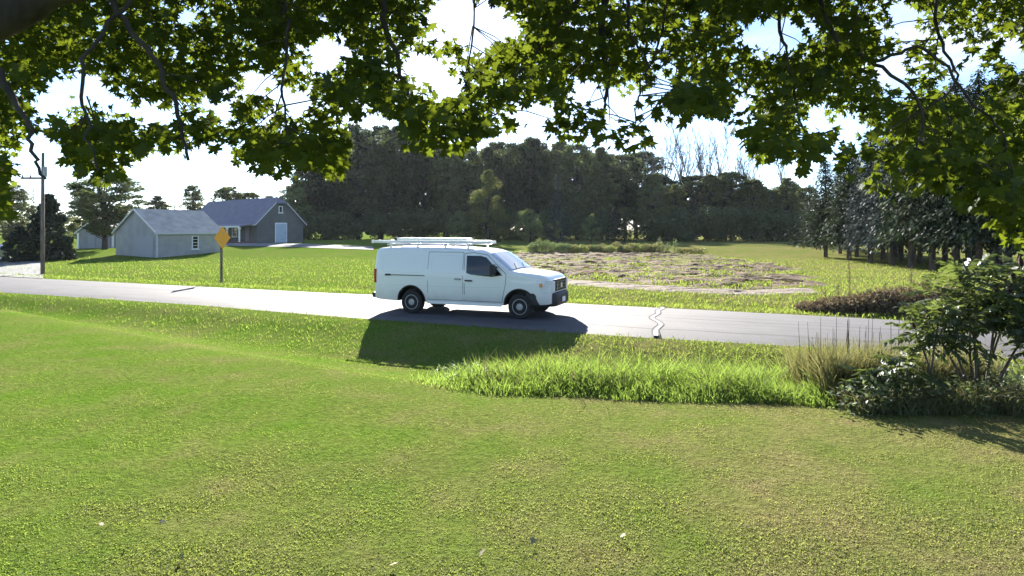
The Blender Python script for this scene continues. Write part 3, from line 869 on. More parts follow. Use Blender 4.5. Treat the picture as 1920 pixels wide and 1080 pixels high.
shed = gable_house('shed', (-33.3, 60), (.484, .875), 6.9, 6.7, 0, 2.45, 4.6, M['shed_wall'], M['shed_roof'],
                   'low grey gabled shed with one small white window, standing nearest the road', 'shed')
window_on(shed, (3.9, -.01, 1.45), .62, 1.25, 'x', -1, 1, 4)
gd = MB().box((-.03, 1.9, 1.0), (.05, 2.9, 2.1)).build('garage_door', plain('door_edge', (.37, .36, .36), .6), shed)
for i in range(4): MB().box((-.07, 1.9, .22 + i * .52), (.03, 2.8, .49)).build('panel', plain('door_panel', (.36, .35, .37), .6, noise=.05), gd)
MB().box((.02, -.03, 1.0), (.12, .1, 2.9)).build('corner_board', M['trim'], shed)

bc = (-31.9, 80.0)
barn = gable_house('barn', bc, (-.736, .677), 22, 6.3, 1.05, 2.55, 5.75, M['barn_wall'], M['barn_roof'],
                   'dark barn-like house with slate roof, clipped gable and white porch posts', 'house', over=.35, jerk=.75)
# local y is to the left of dirL: flip so the gable end runs towards the right
barn.scale = (1, -1, 1)
window_on(barn, (-.01, 3.15, 4.25), .45, .8, 'y', -1, 1, 1)
dr = MB().box((-.04, 3.2, 1.25), (.06, 1.62, 2.6)).build('door_frame', M['white'], barn)
dd_ = MB().box((-.075, 3.2, 1.22), (.05, 1.40, 2.42)).build('door', M['door_blue'], barn)
MB().box((-.11, 3.72, 1.2), (.03, .08, .16)).build('handle', M['black'], dd_)
# porch along the long side
porch = MB(); porch.prism([(.3, -.36, 2.30), (.3, -2.1, 1.98), (12, -2.1, 1.98), (12, -.36, 2.30)], (0, 0, .12)); porch = porch.build('porch_roof', M['barn_roof'], barn)
MB().box((6.15, -2.12, 2.03), (11.8, .06, .2)).build('porch_fascia', M['white'], barn)
MB().box((6.15, -1.2, .0), (11.7, 1.9, .3)).build('porch_deck', M['deck'], barn)
for x in (.45, 3.9, 7.4, 11):
    p = MB(); p.box((x, -2.0, 1.05), (.16, .16, 1.85)); p = p.build('porch_post', M['white'], barn)
    for e in (-1, 1): MB().prism([(x + e * .08, -2.05, 1.50), (x + e * .08, -2.05, 1.93), (x + e * .48, -2.05, 1.93)], (0, .08, 0)).build('bracket', M['white'], p)
MB().box((5.6, -2.0, .75), (3.6, .05, .06)).build('porch_rail', M['white'], barn); MB().box((5.6, -2.0, .4), (3.6, .05, .06)).build('porch_rail', M['white'], barn)
window_on(barn, (6.2, -.01, 1.3), 1.3, 1.1, 'x', -1, 2, 2)
MB().box((2.5, -.04, 1.1), (1.1, .06, 2.0)).build('side_door', plain('plum_door', (.16, .13, .20), .5), barn)

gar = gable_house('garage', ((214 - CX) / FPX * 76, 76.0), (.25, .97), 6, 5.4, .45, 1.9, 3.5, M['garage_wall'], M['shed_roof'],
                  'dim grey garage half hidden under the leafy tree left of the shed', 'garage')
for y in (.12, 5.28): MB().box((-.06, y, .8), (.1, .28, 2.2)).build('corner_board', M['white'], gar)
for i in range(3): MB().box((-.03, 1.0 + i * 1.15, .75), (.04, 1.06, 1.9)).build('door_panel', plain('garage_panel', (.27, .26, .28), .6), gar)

# ------------------------------------------------------------------ utility pole, warning sign, parked car
pp = on_ground(80, 41.5)
up = empty('utility_pole', pp); tag(up, 'tall weathered wooden utility pole on the far left beyond the road', 'utility pole')
MB().tube([(0, 0, -.4), (0, 0, 4), (.03, 0, 7.9)], [.125, .11, .085], 12).build('post', M['pole'], up, smooth_=True)
MB().box((-.55, -.12, 6.25), (1.5, .1, .12)).build('crossarm', M['pole'], up)
MB().tube([(-.55, -.1, 5.9), (-.02, -.1, 6.0)], .02, 6).build('brace', M['pole'], up)
for x in (-1.2, -.7): MB().tube([(x, -.12, 6.31), (x, -.12, 6.38), (x, -.12, 6.44)], [.035, .05, .03], 8).build('insulator', plain('insulator_brown', (.12, .07, .05), .3), up)
MB().tube([(.16, -.02, 6.35), (.16, -.02, 7.0)], .13, 12).build('transformer', plain('transformer_grey', (.28, .29, .30), .5), up)

sp_ = on_ground(416, 33.6)
sg = empty('warning_sign', sp_, R(-16)); tag(sg, 'orange diamond warning sign on a wooden post at the far roadside', 'road sign')
MB().box((-.03, 0, .95), (.09, .09, 2.7)).build('post', M['pole'], sg)
di = MB(); h_ = .60
di.prism([(.03, 0, 2.46 - h_), (.03, h_, 2.46), (.03, 0, 2.46 + h_), (.03, -h_, 2.46)], (.012, 0, 0)); di.build('sign_face', plain('sign_orange', (.85, .36, .02), .45, noise=.06), sg)
for z in (2.2, 2.72): MB().tube([(.045, 0, z), (.055, 0, z)], .02, 8).build('bolt', M['steel'], sg)

def parked_car(loc, rz, label):
    c = empty('parked_car', loc, rz); tag(c, label, 'car')
    prof = [(0, .45), (.03, .85), (.45, .95), (.95, 1.40), (1.5, 1.46), (2.5, 1.42), (3.25, .98), (4.15, .85), (4.38, .65), (4.38, .35), (0, .35)]
    b = MB(); b.prism([(x, -.86, z) for x, z in prof], (0, 1.72, 0)); o = b.build('body', plain('silver_paint', (.62, .64, .67), .25, coat=.6), c)
    md = o.modifiers.new('bevel', 'BEVEL'); md.width = .09; md.segments = 3
    for s in (-1, 1):
        w = MB(); w.prism([(.75, s * .868, .98), (1.08, s * .868, 1.34), (1.6, s * .868, 1.37), (2.4, s * .868, 1.34), (2.95, s * .868, 1.0)], (0, s * .012, 0)); w.build('window', M['glass'], c)
        for x in (.85, 3.5):
            t = MB().cyl_y((x, s * .80, .32), .32, .20, 24).build('tyre', M['rubber'], c); MB().cyl_y((x, s * .83, .32), .19, .18, 18).build('rim', M['steel'], t)
        MB().box((4.33, s * .62, .72), (.1, .3, .14), bevel=.03).build('headlight', M['lamp'], c)
        MB().box((.03, s * .70, .78), (.08, .22, .16), bevel=.03).build('tail_light', M['red'], c)
    w = MB(); w.prism([(3.22, -.7, 1.0), (2.55, -.62, 1.41), (2.55, .62, 1.41), (3.22, .7, 1.0)], (.03, 0, .03)); w.build('windscreen', M['glass'], c)
    w = MB(); w.prism([(.46, -.7, .98), (.92, -.62, 1.38), (.92, .62, 1.38), (.46, .7, .98)], (-.03, 0, .03)); w.build('rear_window', M['glass'], c)
    return c
pc = on_ground(-8, 56)
parked_car(pc, R(-62), 'pale silver parked car cut by the left edge beside the dark cedars')

# ------------------------------------------------------------------ trees of the background
def quad_cloud(C, Rr, n, size, g, flat=.5, out=.55):
    """leaf quads scattered in balls C (k,3) with radii Rr (k,)"""
    k = len(C); idx = np.repeat(np.arange(k), n)
    d = rand_dirs(len(idx), g); rr = g.uniform(.35, 1, len(idx)) ** .6
    P = C[idx] + d * (Rr[idx] * rr)[:, None] * np.array([[1, 1, flat + .3]])
    nrm = unit(d * out + rand_dirs(len(idx), g) * .8 + np.array([[0, 0, .25]]))
    D = unit(np.cross(nrm, rand_dirs(len(idx), g)))
    L_ = size * g.uniform(.6, 1.35, len(idx))
    return leaf_quads(P, D, nrm, L_, L_ * .75)

def decid_mesh(seed, mat, H=16., W=7., low=.12, k=46, n=120, size=.34, shape=0, lumpy=.16):
    g = np.random.default_rng(seed)
    z = g.uniform(low, .97, k)
    if shape == 0: prof = np.sin(np.clip((z - low) / (1 - low), .02, 1) ** .70 * np.pi * .95) ** .8
    elif shape == 1: prof = np.clip(1.02 - ((z - low) / (1 - low)) ** 2.4, .1, 1) * (.75 + .25 * np.minimum(1, (z - low) / .15))     # column / rounded cone
    else: prof = np.clip(.45 + .9 * (z - low), .2, 1) * np.clip((1.05 - z) * 5, .25, 1)                                         # vase
    a = g.uniform(0, 2 * np.pi, k) + np.arange(k) * 2.4; rr = np.sqrt(g.uniform(.12, 1, k)) * prof * W / 2 * g.uniform(.8, 1.12, k)
    C = np.stack([np.cos(a) * rr, np.sin(a) * rr, z * H], 1)
    Rr = g.uniform(.5, 1.4, k) * lumpy * W * (.45 + .55 * prof)
    C[:, 2] = np.minimum(C[:, 2], H - Rr * .6)
    V, F = quad_cloud(C, Rr, n, size, g)
    crown = np_mesh('crown', V, F, mat)
    t = MB()
    t.tube([(0, 0, -.3), (.02 * W, 0, H * .25), (-.01 * W, .02 * W, H * .55), (0, 0, H * .85)], [H * .018, H * .014, H * .009, H * .003], 8)
    for i in range(0, k, 4):
        c = Vector(C[i]); b = Vector((0, 0, max(c.z * .55, H * .1))); m_ = b.lerp(c, .5) + Vector((0, 0, -.03 * H))
        t.tube([b, m_, c], [H * .006, H * .004, H * .0015], 5)
    return t.mesh('trunk', M['bark']), crown

def conifer_mesh(seed, mat, H=10., W=4., bare=.04, whorls=34, per=9, droop=.35, sprays=9, size=.34, gap=.0, taper=.95):
    g = np.random.default_rng(seed)
    Ps, Ds, Ns, Ls = [], [], [], []
    t = MB(); t.tube([(0, 0, -.3), (0, 0, H * .5), (0, 0, H * .99)], [H * .016, H * .010, H * .002], 8)
    for i in range(whorls):
        q = (i + g.uniform(-.3, .3)) / whorls; q = min(max(q, 0), 1)
        z = H * (bare + (1 - bare) * q)
        L_ = W / 2 * (1 - q) ** taper * g.uniform(.8, 1.15) + .12
        for j in range(per):
            if g.random() < gap: continue
            a = 2 * math.pi * (j / per) + i * 1.1 + g.uniform(-.3, .3)
            Lb = L_ * g.uniform(.7, 1.12)
            u = np.array([math.cos(a), math.sin(a), 0])
            m = max(3, int(sprays * (Lb / (W / 2)) ** .6))
            f = np.linspace(.12, 1, m) + g.uniform(-.04, .04, m)
            P = np.array([0, 0, z]) + u * (f * Lb)[:, None]
            P[:, 2] += .18 * Lb * f - droop * Lb * f ** 1.6 + g.normal(0, .03 * W, m)
            P[:, :2] += g.normal(0, .07 * Lb, (m, 2))
            Dv = unit(u + np.array([0, 0, -.35 - droop]) + g.normal(0, .45, (m, 3)))
            Nv = unit(np.array([0, 0, 1.0]) + u * .5 + g.normal(0, .5, (m, 3)))
            Ps.append(P); Ds.append(Dv); Ns.append(Nv); Ls.append(size * g.uniform(.7, 1.4, m) * (.6 + .4 * (1 - q)))
            if i % 5 == 0 and j % 2 == 0: t.tube([(0, 0, z), tuple(np.array([0, 0, z]) + u * Lb * .8 + np.array([0, 0, -.1 * Lb]))], [.03, .01], 4)
    if bare > .1:   # dead snags on the bare lower trunk
        for k in range(10):
            a = g.uniform(0, 6.28); z = g.uniform(.4, bare * H)
            t.tube([(0, 0, z), (math.cos(a) * .8, math.sin(a) * .8, z - .15)], [.02, .006], 4)
    V, F = leaf_quads(np.concatenate(Ps), np.concatenate(Ds), np.concatenate(Ns), np.concatenate(Ls), np.concatenate(Ls) * .46)
    return t.mesh('trunk', M['pine_bark']), np_mesh('crown', V, F, mat)

ORD = ['first', 'second', 'third', 'fourth', 'fifth', 'sixth', 'seventh', 'eighth', 'ninth', 'tenth', 'eleventh', 'twelfth', 'thirteenth', 'fourteenth', 'fifteenth', 'sixteenth', 'seventeenth', 'eighteenth', 'nineteenth', 'twentieth']
def plant_tree(name, kind, px, d, top, width_px, label, group=None, cat='tree', rz=None, nomW=7., nomH=16.):
    """kind: (trunk mesh, crown mesh); top: photo row of the tip; width in photo pixels"""
    b = on_ground(px, d); top_z = CAMH + (HY - top) / FPX * d
    H = top_z - b.z; W = width_px / FPX * d
    o = empty(name, b, rng.uniform(0, 6.28) if rz is None else rz)
    o.scale = (W / nomW, W / nomW * rng.uniform(.9, 1.1), H / nomH)
    tag(o, label, cat, group)
    link('trunk', kind[0], o); link('crown', kind[1], o)
    return o
DW = [decid_mesh(100 + i, M['wood_leaf'], shape=[0, 2, 0, 1, 2][i], low=[.10, .2, .05, .06, .25][i], k=190, n=75, size=.32, lumpy=.105) for i in range(5)]
DO = [decid_mesh(140 + i, M['wood_leaf_b'], shape=[0, 1, 0][i], low=.04, k=190, n=75, size=.32, lumpy=.105) for i in range(3)]
# wood edge behind the van: heights follow the skyline
sky_px = [565, 600, 640, 700, 780, 850, 900, 940, 985, 1040, 1100, 1150, 1205, 1225, 1260, 1320, 1380, 1440, 1500]
sky_y = [352, 262, 252, 248, 252, 275, 262, 296, 262, 266, 284, 292, 268, 335, 344, 338, 340, 348, 350]
G1 = 'tall trees of the wood behind the van'; L1 = 'tall dark leafy tree in the back row of the high wood behind the van'
G2 = 'lower trees of the wood right of the van'; L2 = 'dark tree in the back row of the lower wood beyond the field'
for i, px in enumerate(np.arange(585, 1215, 42)):
    plant_tree('woodland_tree', DW[i % 5], px + rng.uniform(-8, 8), rng.uniform(120, 127), np.interp(px, sky_px, sky_y) + rng.uniform(-26, 16), rng.uniform(84, 118), 'tall dark leafy tree, %s from the barn in the front row of the high wood' % ORD[i], G1)
for i, px in enumerate(np.arange(572, 1200, 44)):
    plant_tree('woodland_tree', DW[(i + 2) % 5], px + rng.uniform(-8, 8), rng.uniform(134, 141), np.interp(px, sky_px, sky_y) + rng.uniform(-22, 10), rng.uniform(88, 118), L1, G1)
for i, px in enumerate(np.arange(1228, 1525, 36)):
    plant_tree('woodland_tree', (DO if i % 2 else DW)[i % 3], px + rng.uniform(-6, 6), rng.uniform(108, 115), np.interp(px, sky_px, sky_y) + rng.uniform(-24, 8), rng.uniform(62, 95), 'rounded tree, %s from the left in the lower wood beyond the field' % ORD[i], G2)
for i, px in enumerate(np.arange(1240, 1540, 60)):
    plant_tree('woodland_tree', DW[i % 5], px, rng.uniform(124, 128), np.interp(px, sky_px, sky_y) + rng.uniform(-14, 6), rng.uniform(80, 100), L2, G2)
# shrubby understory that closes the foot of the wood
g_ = np.random.default_rng(5)
kx = 380
px_ = g_.uniform(560, 1535, kx); dd2 = np.where(px_ < 1215, g_.uniform(112, 119, kx), g_.uniform(103, 108, kx))
X = (px_ - CX) / FPX * dd2
C = np.stack([X, dd2, ground_z(X, dd2) + g_.uniform(.4, 4.6, kx)], 1)
V, F = quad_cloud(C, g_.uniform(1.1, 2.1, kx), 130, .42, g_)
u_ = link('undergrowth', np_mesh('undergrowth', V, F, M['wood_leaf'])); tag(u_, 'dark shrubby undergrowth along the foot of the wood', 'undergrowth', kind='stuff')

# trees one can tell apart at the wood edge
colm = decid_mesh(160, M['wood_leaf_b'], shape=1, low=.03, k=60, n=120, size=.30, lumpy=.17)
plant_tree('columnar_tree', colm, 913, 99, 316, 82, 'dense rounded column-shaped tree with pale rim, standing before the wood', None)
lt = decid_mesh(161, M['light_leaf'], shape=0, low=.05, k=34, n=110, size=.5, H=16, W=12)
plant_tree('young_tree', lt, 994, 94, 391, 58, 'bushy yellow green young tree at the wood edge near the van roof', None, nomW=12)
plant_tree('young_tree', decid_mesh(162, M['light_leaf'], shape=2, low=.25, k=22, n=90, size=.5, H=16, W=12), 1040, 92, 414, 34, 'tiny pale tree in front of the blue spruce', None, nomW=12)
plant_tree('young_tree', decid_mesh(163, M['light_leaf'], shape=1, low=.12, k=24, n=100, size=.55, H=16, W=12), 1108, 92, 401, 36, 'small pale grey-green tree standing alone right of the blue spruce', None, nomW=12)
plant_tree('young_tree', lt, 858, 99, 395, 40, 'pale bushy tree showing above the van ladders', None, nomW=12)
SPR = [conifer_mesh(170 + i, M['spruce'], whorls=34, per=9) for i in range(2)]
BSP = conifer_mesh(175, M['blue_spruce'], whorls=30, per=9, size=.36)
plant_tree('blue_spruce', BSP, 1045, 97, 325, 62, 'tall blue grey spruce behind the tiny pale tree', None, nomW=4, nomH=10)
plant_tree('spruce', SPR[0], 1152, 98, 376, 60, 'dark spruce at the wood edge above the weedy field border', None, nomW=4, nomH=10)
plant_tree('spruce', SPR[1], 1518, 84, 344, 84, 'dark pointed spruce at the right end of the lower wood', None, nomW=4, nomH=10)
# bare trees rising behind the lower wood
def dead_mesh(seed, H=14.):
    g = np.random.default_rng(seed); mb = MB()
    def br(p, d, L_, r, lev):
        pts = [p]; q = p.copy(); dd = d.copy()
        for k in range(3):
            dd = (dd + Vector(g.normal(0, .10, 3)) + Vector((0, 0, .06))).normalized(); q = q + dd * L_ / 3; pts.append(q.copy())
        mb.tube(pts, [max(q_, .022) for q_ in (r, r * .8, r * .55, r * .3)], 5 if lev < 2 else 4, cap=False)
        if lev < 3:
            for k in range([9, 5, 3][lev]):
                f = g.uniform(.35, 1); b = pts[0].lerp(pts[-1], f) if lev else pts[min(3, int(f * 3))].lerp(pts[min(3, int(f * 3) + 1)], f * 3 % 1)
                a = g.uniform(0, 6.28); e = Vector((math.cos(a), math.sin(a), g.uniform(.8, 1.6))).normalized()
                br(b, (e + dd * .5).normalized(), L_ * g.uniform(.35, .5), r * .45, lev + 1)
    br(Vector((0, 0, 0)), Vector((0, 0, 1)), H * .85, H * .013, 0)
    return mb.mesh('branches', M['dead'])
DEAD = [dead_mesh(190 + i) for i in range(4)]
for i, (px, top) in enumerate(((1232, 290), (1250, 282), (1272, 270), (1288, 285), (1305, 288), (1322, 282), (1344, 300), (1352, 284), (1376, 300), (1400, 305), (1420, 300), (1467, 295))):
    b = on_ground(px, 124 + (i * 7) % 5); H = CAMH + (HY - top) / FPX * b.y - b.z
    o = empty('bare_tree', b, i * 1.3); o.scale = (H / 14 * .8,) * 2 + (H / 14,)
    tag(o, 'leafless grey tree against the bright sky, %s from the left' % ORD[i], 'tree', 'bare trees behind the wood')
    link('branches', DEAD[i % 4], o)

# row of tall conifers on the right with bare lower trunks
PIN = [conifer_mesh(200 + i, M['pine'], H=14, W=5, bare=.17 + .03 * i, whorls=40, per=12, droop=.55, sprays=22, size=.36, gap=.05, taper=.58) for i in range(3)]
PBL = conifer_mesh(210, M['blue_spruce'], H=14, W=5, bare=.16, whorls=40, per=12, droop=.5, sprays=20, size=.34, gap=.05, taper=.6)
front = [(1548, 63, 300, 112), (1592, 57, 275, 124), (1632, 52, 240, 134), (1672, 48.5, 215, 144), (1708, 45.5, 185, 152), (1748, 43, 160, 160), (1790, 41, 145, 168), (1836, 39, 130, 174), (1890, 37.5, 115, 180), (1950, 36, 105, 184)]
for i, (px, d, top, w) in enumerate(front):
    blue = i in (2, 3)
    plant_tree('conifer', PBL if blue else PIN[i % 3], px, d, top, w * .82,
               ('blue grey conifer, ' if blue else 'tall green bare-trunked conifer, ') + '%s from the left in the front row of the grove' % ORD[i],
               'front row blue conifers' if blue else 'front row conifers on the right', nomW=5, nomH=14)
for i, (px, d, top, w) in enumerate(front):
    for r_ in (1, 2):
        plant_tree('conifer', PIN[(i + r_) % 3], px + 22 * r_ + rng.uniform(-8, 8), d + 6 * r_ + rng.uniform(-1, 1), top + 14 * r_, w * .72,
                   'tall conifer in the shaded depth of the right-hand grove', 'inner conifers of the right-hand grove', nomW=5, nomH=14)

# left: cedars, leafy trees behind the shed and the barn
CED = decid_mesh(220, M['cedar'], shape=1, low=.0, k=110, n=170, size=.6, H=16, W=10, lumpy=.13)
plant_tree('cedar', CED, 92, 56, 364, 74, 'large dark rounded cedar behind the utility pole', None, nomW=10)
plant_tree('cedar', CED, 36, 54, 424, 56, 'lower dark cedar left of the utility pole', None, nomW=10)
plant_tree('cedar', CED, 124, 57, 452, 34, 'small dark bush at the right foot of the large cedar', None, nomW=10)
plant_tree('leafy_tree', DW[1], 196, 71, 328, 140, 'broad leafy tree shading the dim garage', None)
plant_tree('leafy_tree', DO[0], 158, 96, 350, 60, 'leafy tree just behind and left of the garage roof', None)
for px, top, w, lab in ((295, 366, 80, 'small rounded tree above the left end of the shed roof'), (362, 346, 46, 'narrow upright tree above the right end of the shed roof'),
                        (428, 349, 80, 'rounded tree above the barn roof'), (468, 360, 70, 'lower rounded tree just left of the barn ridge'), (20, 345, 80, 'pale leafy tree behind the dark cedars at the left edge')):
    plant_tree('leafy_tree', DO[int(px) % 3], px, 125, top, w, lab)
plant_tree('spruce', SPR[0], 328, 120, 356, 18, 'thin spire-topped spruce above the shed ridge', None, nomW=4, nomH=10)
plant_tree('spruce', SPR[1], 62, 80, 352, 26, 'slim spruce tip beside the utility pole', None, nomW=4, nomH=10)
plant_tree('leafy_tree', decid_mesh(225, M['light_leaf'], shape=0, low=.05, k=40, n=100, size=.4), 556, 116, 352, 60, 'olive green tree at the left end of the wood beside the barn', None)
for px, top, w in ((505, 366, 70), (540, 372, 60)):
    plant_tree('leafy_tree', DO[1], px, 118, top, w, 'olive tree behind the barn gable', 'trees behind the barn gable')
V, F = quad_cloud(np.stack([(np.linspace(-20, 570, 60) - CX) / FPX * 150, np.full(60, 150.), rng.uniform(1, 5.5, 60)], 1), rng.uniform(2, 3.5, 60), 110, .7, rng)
tag(link('distant_hedge', np_mesh('distant_hedge', V, F, M['wood_leaf_b'])), 'low far-off tree belt behind the buildings', 'tree belt', kind='stuff')

# ------------------------------------------------------------------ grass and weeds
def sample_view(n, d0, d1, g, p0=-250, p1=2170, power=1.0):
    """ground points spread evenly over the picture rows between two distances, with a margin at both sides"""
    q = g.uniform(0, 1, n)
    d = 1 / (1 / d0 + (1 / d1 - 1 / d0) * q ** power)
    px = g.uniform(p0, p1, n)
    x = (px - CX) / FPX * d
    return x, d
def s_t(x, y): return x * U2[0] + y * U2[1], x * N2[0] + y * N2[1]
def grass(name, x, y, L0, L1, W_, bend, mat, label, g, lscale=1.0):
    n = len(x)
    P = np.stack([x, y, ground_z(x, y) - .01], 1)
    a = g.uniform(0, 2 * np.pi, n); D = np.stack([np.cos(a), np.sin(a)], 1)
    k = .65 + .7 * hash_noise(x * 2.3, y * 2.3, 17)
    L_ = g.uniform(L0, L1, n) * k * lscale
    V, F = blades(P, D, L_, W_ * g.uniform(.7, 1.3, n), g.uniform(*bend, n), g)
    o = link(name, np_mesh(name, V, F, mat)); tag(o, label, 'grass', kind='stuff')
    return o
g = np.random.default_rng(41)
x, y = sample_view(300000, 4.0, 24, g)
s, t = s_t(x, y); k = t < ditch_edge(s) + .1 + np.where(s < -5.5, 2.2, .3) * g.random(len(s)) ** 1.5
grass('lawn_grass', x[k], y[k], .013, .036, .0075, (.5, 1.5), M['lawn'], 'short mown lawn grass in the foreground', g)
# long fresh grass in the ditch, from behind the van shadow to the reeds
n = 26000
s = g.uniform(-6.6, 2.0, n); e = ditch_edge(s); v = g.beta(1.3, 1.5, n) * .50 - .03
t = e + v * (16.3 - e) + .25 * (hash_noise(s * 2, s * 0, 8) - .5); x, y = st(s, t)
keep = g.random(n) < np.clip((s + 6.6) / 2.6, .06, 1)
grass('ditch_grass', x[keep], y[keep], .26, .82, .014, (.25, .8), M['tall_grass'], 'long bright green grass growing in the ditch', g, np.clip((v[keep] + .05) / .20, .18, 1) * np.clip((s[keep] + 7.4) / 2.6, .4, 1))
n = 1500
s = g.uniform(-5.4, 2.2, n); e = ditch_edge(s); v = g.uniform(.05, .6, n); x, y = st(s, e + v * (16.3 - e))
grass('dead_stems', x, y, .35, .85, .010, (.1, .5), M['brush'], 'dead brown stems standing among the ditch grass', g)
# mown bank up to the road, and on to the left
x, y = sample_view(90000, 9.0, 34, g, power=.9)
s, t = s_t(x, y); e = ditch_edge(s); v = (t - e) / (16.3 - e)
k = (v > 0) & (g.random(len(s)) < np.where(s < -5.5, np.clip(v * 2.5, .12, 1), 1)) & (t < near_edge(s) - .02 + .10 * hash_noise(s * 3, s * 0, 4))
grass('bank_grass', x[k], y[k], .05, .14, .016, (.4, 1.3), M['bank_grass'], 'rough cut grass on the bank between ditch and road', g, np.where(s[k] < -5.5, np.clip(v[k] * 1.6, .3, 1), 1))
# verge beyond the road
x, y = sample_view(90000, 17, 60, g, power=.8)
s, t = s_t(x, y); P = np.stack([x, y], 1)
k = (t > far_edge(s) + .02 - .10 * hash_noise(s * 3, s * 0, 6)) & (inside_dist(P, fp) < .3 * g.normal(size=len(x))) & (inside_dist(P, bp_) < .1)
grass('verge_grass', x[k], y[k], .07, .20, .028, (.4, 1.2), M['bank_grass'], 'mown grass along the far roadside', g)
# green stubble and weeds in the tilled field
n = 60000
x = g.uniform(fp[:, 0].min(), fp[:, 0].max(), n); y = g.uniform(fp[:, 1].min(), fp[:, 1].max(), n)
k = (inside_dist(np.stack([x, y], 1), fp) > 0) & (hash_noise(x * .12, y * .75, 12) + .3 * hash_noise(x * 1.2, y * 2, 13) > .66)
grass('field_weeds', x[k], y[k], .10, .34, .05, (.4, 1.1), M['bank_grass'], 'patchy green weeds across the tilled field', g)

# weedy border at the far side of the field
def weed_clump(name, px, d, w, h, n, mat, label, group=None, stalk=0, size=.16):
    b = on_ground(px, d); o = empty(name, b); tag(o, label, 'plant', group)
    r = w / 2
    a = g.uniform(0, 6.28, n); rr = np.sqrt(g.uniform(0, 1, n)) * r
    P = np.stack([np.cos(a) * rr, np.sin(a) * rr, g.uniform(0, 1, n) ** .8 * h * (1 - .4 * (rr / r) ** 2)], 1)
    D = unit(rand_dirs(n, g) + np.array([[0, 0, .5]]))
    V, F = leaf_quads(P, D, rand_dirs(n, g), size * g.uniform(.7, 1.5, n), size * .5)
    link('leaves', np_mesh('leaves', V, F, mat), o)
    st_ = MB()
    for k in range(max(3, stalk)):
        a_ = g.uniform(0, 6.28); q = Vector((math.cos(a_), math.sin(a_), 0)) * r * g.uniform(0, .6)
        st_.tube([q * .6, q + Vector((0, 0, h * g.uniform(.7, 1.05)))], [.02, .006], 4)
    st_.build('stalks', M['stem'], o)
    return o
LBL = ['dense green weed bush at the left of the far field border', 'low grey green weeds in the far field border']
for i, px in enumerate(np.linspace(998, 1235, 19)):
    left = px < 1070
    h = (1.2 if i in (1, 2) else .8) if left else rng.uniform(.45, .9)
    weed_clump('weed_bush', px, 70 + rng.uniform(-1, 1), 1.2 if left else 1.5, h + .3, 700, M['weed'] if left else [M['dry_grass'], M['weed'], M['dry_grass'], M['light_leaf']][i % 4],
               '%s weed bush from the left in the far field border' % ORD[i], 'bushes of the far field border, left' if left else 'weeds of the far field border')
for i, (px, h) in enumerate(((1236, 1.9), (1252, 1.3), (1266, 1.7))):
    weed_clump('mullein', px, 68.5, .55, h, 160, M['weed'], ['tallest pale seed stalk in the far field border, leftmost of three', 'shortest of three pale seed stalks, in the middle, in the far field border', 'rightmost of three pale seed stalks in the far field border'][i], 'tall stalks in the field border', 4, .14)
for i, px in enumerate(np.linspace(1275, 1315, 4)):
    weed_clump('weed_bush', px, 67.5, 1.3, .7, 300, M['dry_grass'], 'dry straw coloured weeds, %s from the left at the right end of the field border' % ORD[i], 'dry weeds at border end')
# brush pile and dry weeds across the road on the right
for i, (px, d, w, h) in enumerate(((1535, 22.0, 1.5, .36), (1572, 21.8, 1.6, .55), (1608, 21.6, 1.6, .68), (1645, 21.4, 1.6, .85), (1682, 21.2, 1.7, .95), (1720, 21.0, 1.7, 1.15), (1758, 20.7, 1.8, 1.05), (1800, 20.5, 1.8, 1.1))):
    weed_clump('brush_heap', px, d, w, h, 1500, M['brush'], 'brown dry brush on the far roadside, %s heap from the left' % ORD[i], 'brown brush along the far roadside', 14, .11)
for i, (px, d, top) in enumerate(((1592, 22.6, 478), (1572, 23, 535), (1708, 22.4, 497), (1735, 22.0, 515), (1660, 22.0, 530), (1548, 22.8, 545))):
    b = on_ground(px, d); H = CAMH + (HY - top) / FPX * d - b.z
    o = empty('dry_stalk', b); tag(o, ['tallest thin dry stalk, rising high above the left part of the roadside brush', 'short dry stalk just left of the tallest stalk in the roadside brush', 'tall dry stalk above the right part of the roadside brush', 'dry stalk at the right end of the roadside brush near the sumac', 'dry stalk in the middle of the roadside brush', 'dry stalk at the left end of the roadside brush'][i], 'plant', 'dry stalks in the roadside brush')
    MB().tube([(0, 0, 0), (.03, 0, H * .5), (0, .02, H)], [.012, .01, .004], 5).build('stalk', M['stem'], o)
    n = 70; zz = g.uniform(.25, 1, n) * H
    V, F = leaf_quads(np.stack([g.normal(0, .02, n), g.normal(0, .02, n), zz], 1), unit(rand_dirs(n, g) + np.array([[0, 0, .4]])), rand_dirs(n, g), .07, .035)
    link('seed_heads', np_mesh('seed_heads', V, F, M['brush']), o)

# reeds at the end of the ditch
rb_ = Vector((5.55, 10.9, 0)); rb_.z = gz(rb_.x, rb_.y)
reed = empty('reed_clump', rb_); tag(reed, 'clump of thin upright reeds in front of the road beside the sumac', 'reeds')
for k in range(46):
    ox, oy = g.uniform(-.50, 1.25), g.uniform(-.5, .6)
    z0 = gz(rb_.x + ox, rb_.y + oy) - rb_.z; h = g.uniform(1.05, 1.5) if k > 4 else g.uniform(1.5, 1.72)
    lean = g.normal(0, .05, 2)
    MB().tube([(ox, oy, z0), (ox + lean[0] * .4, oy + lean[1] * .4, z0 + h * .5), (ox + lean[0], oy + lean[1], z0 + h)], [.007, .006, .0025], 5).build('stalk', M['stem'], reed)
n = 9000
ox, oy = g.uniform(-.55, 2.2, n), g.uniform(-.75, .75, n)
P = np.stack([ox, oy, ground_z(rb_.x + ox, rb_.y + oy) - rb_.z], 1); a = g.uniform(0, 6.28, n)
V, F = blades(P, np.stack([np.cos(a), np.sin(a)], 1), g.uniform(.5, 1.30, n), .014 * g.uniform(.6, 1.3, n), g.uniform(.1, .5, n), g)
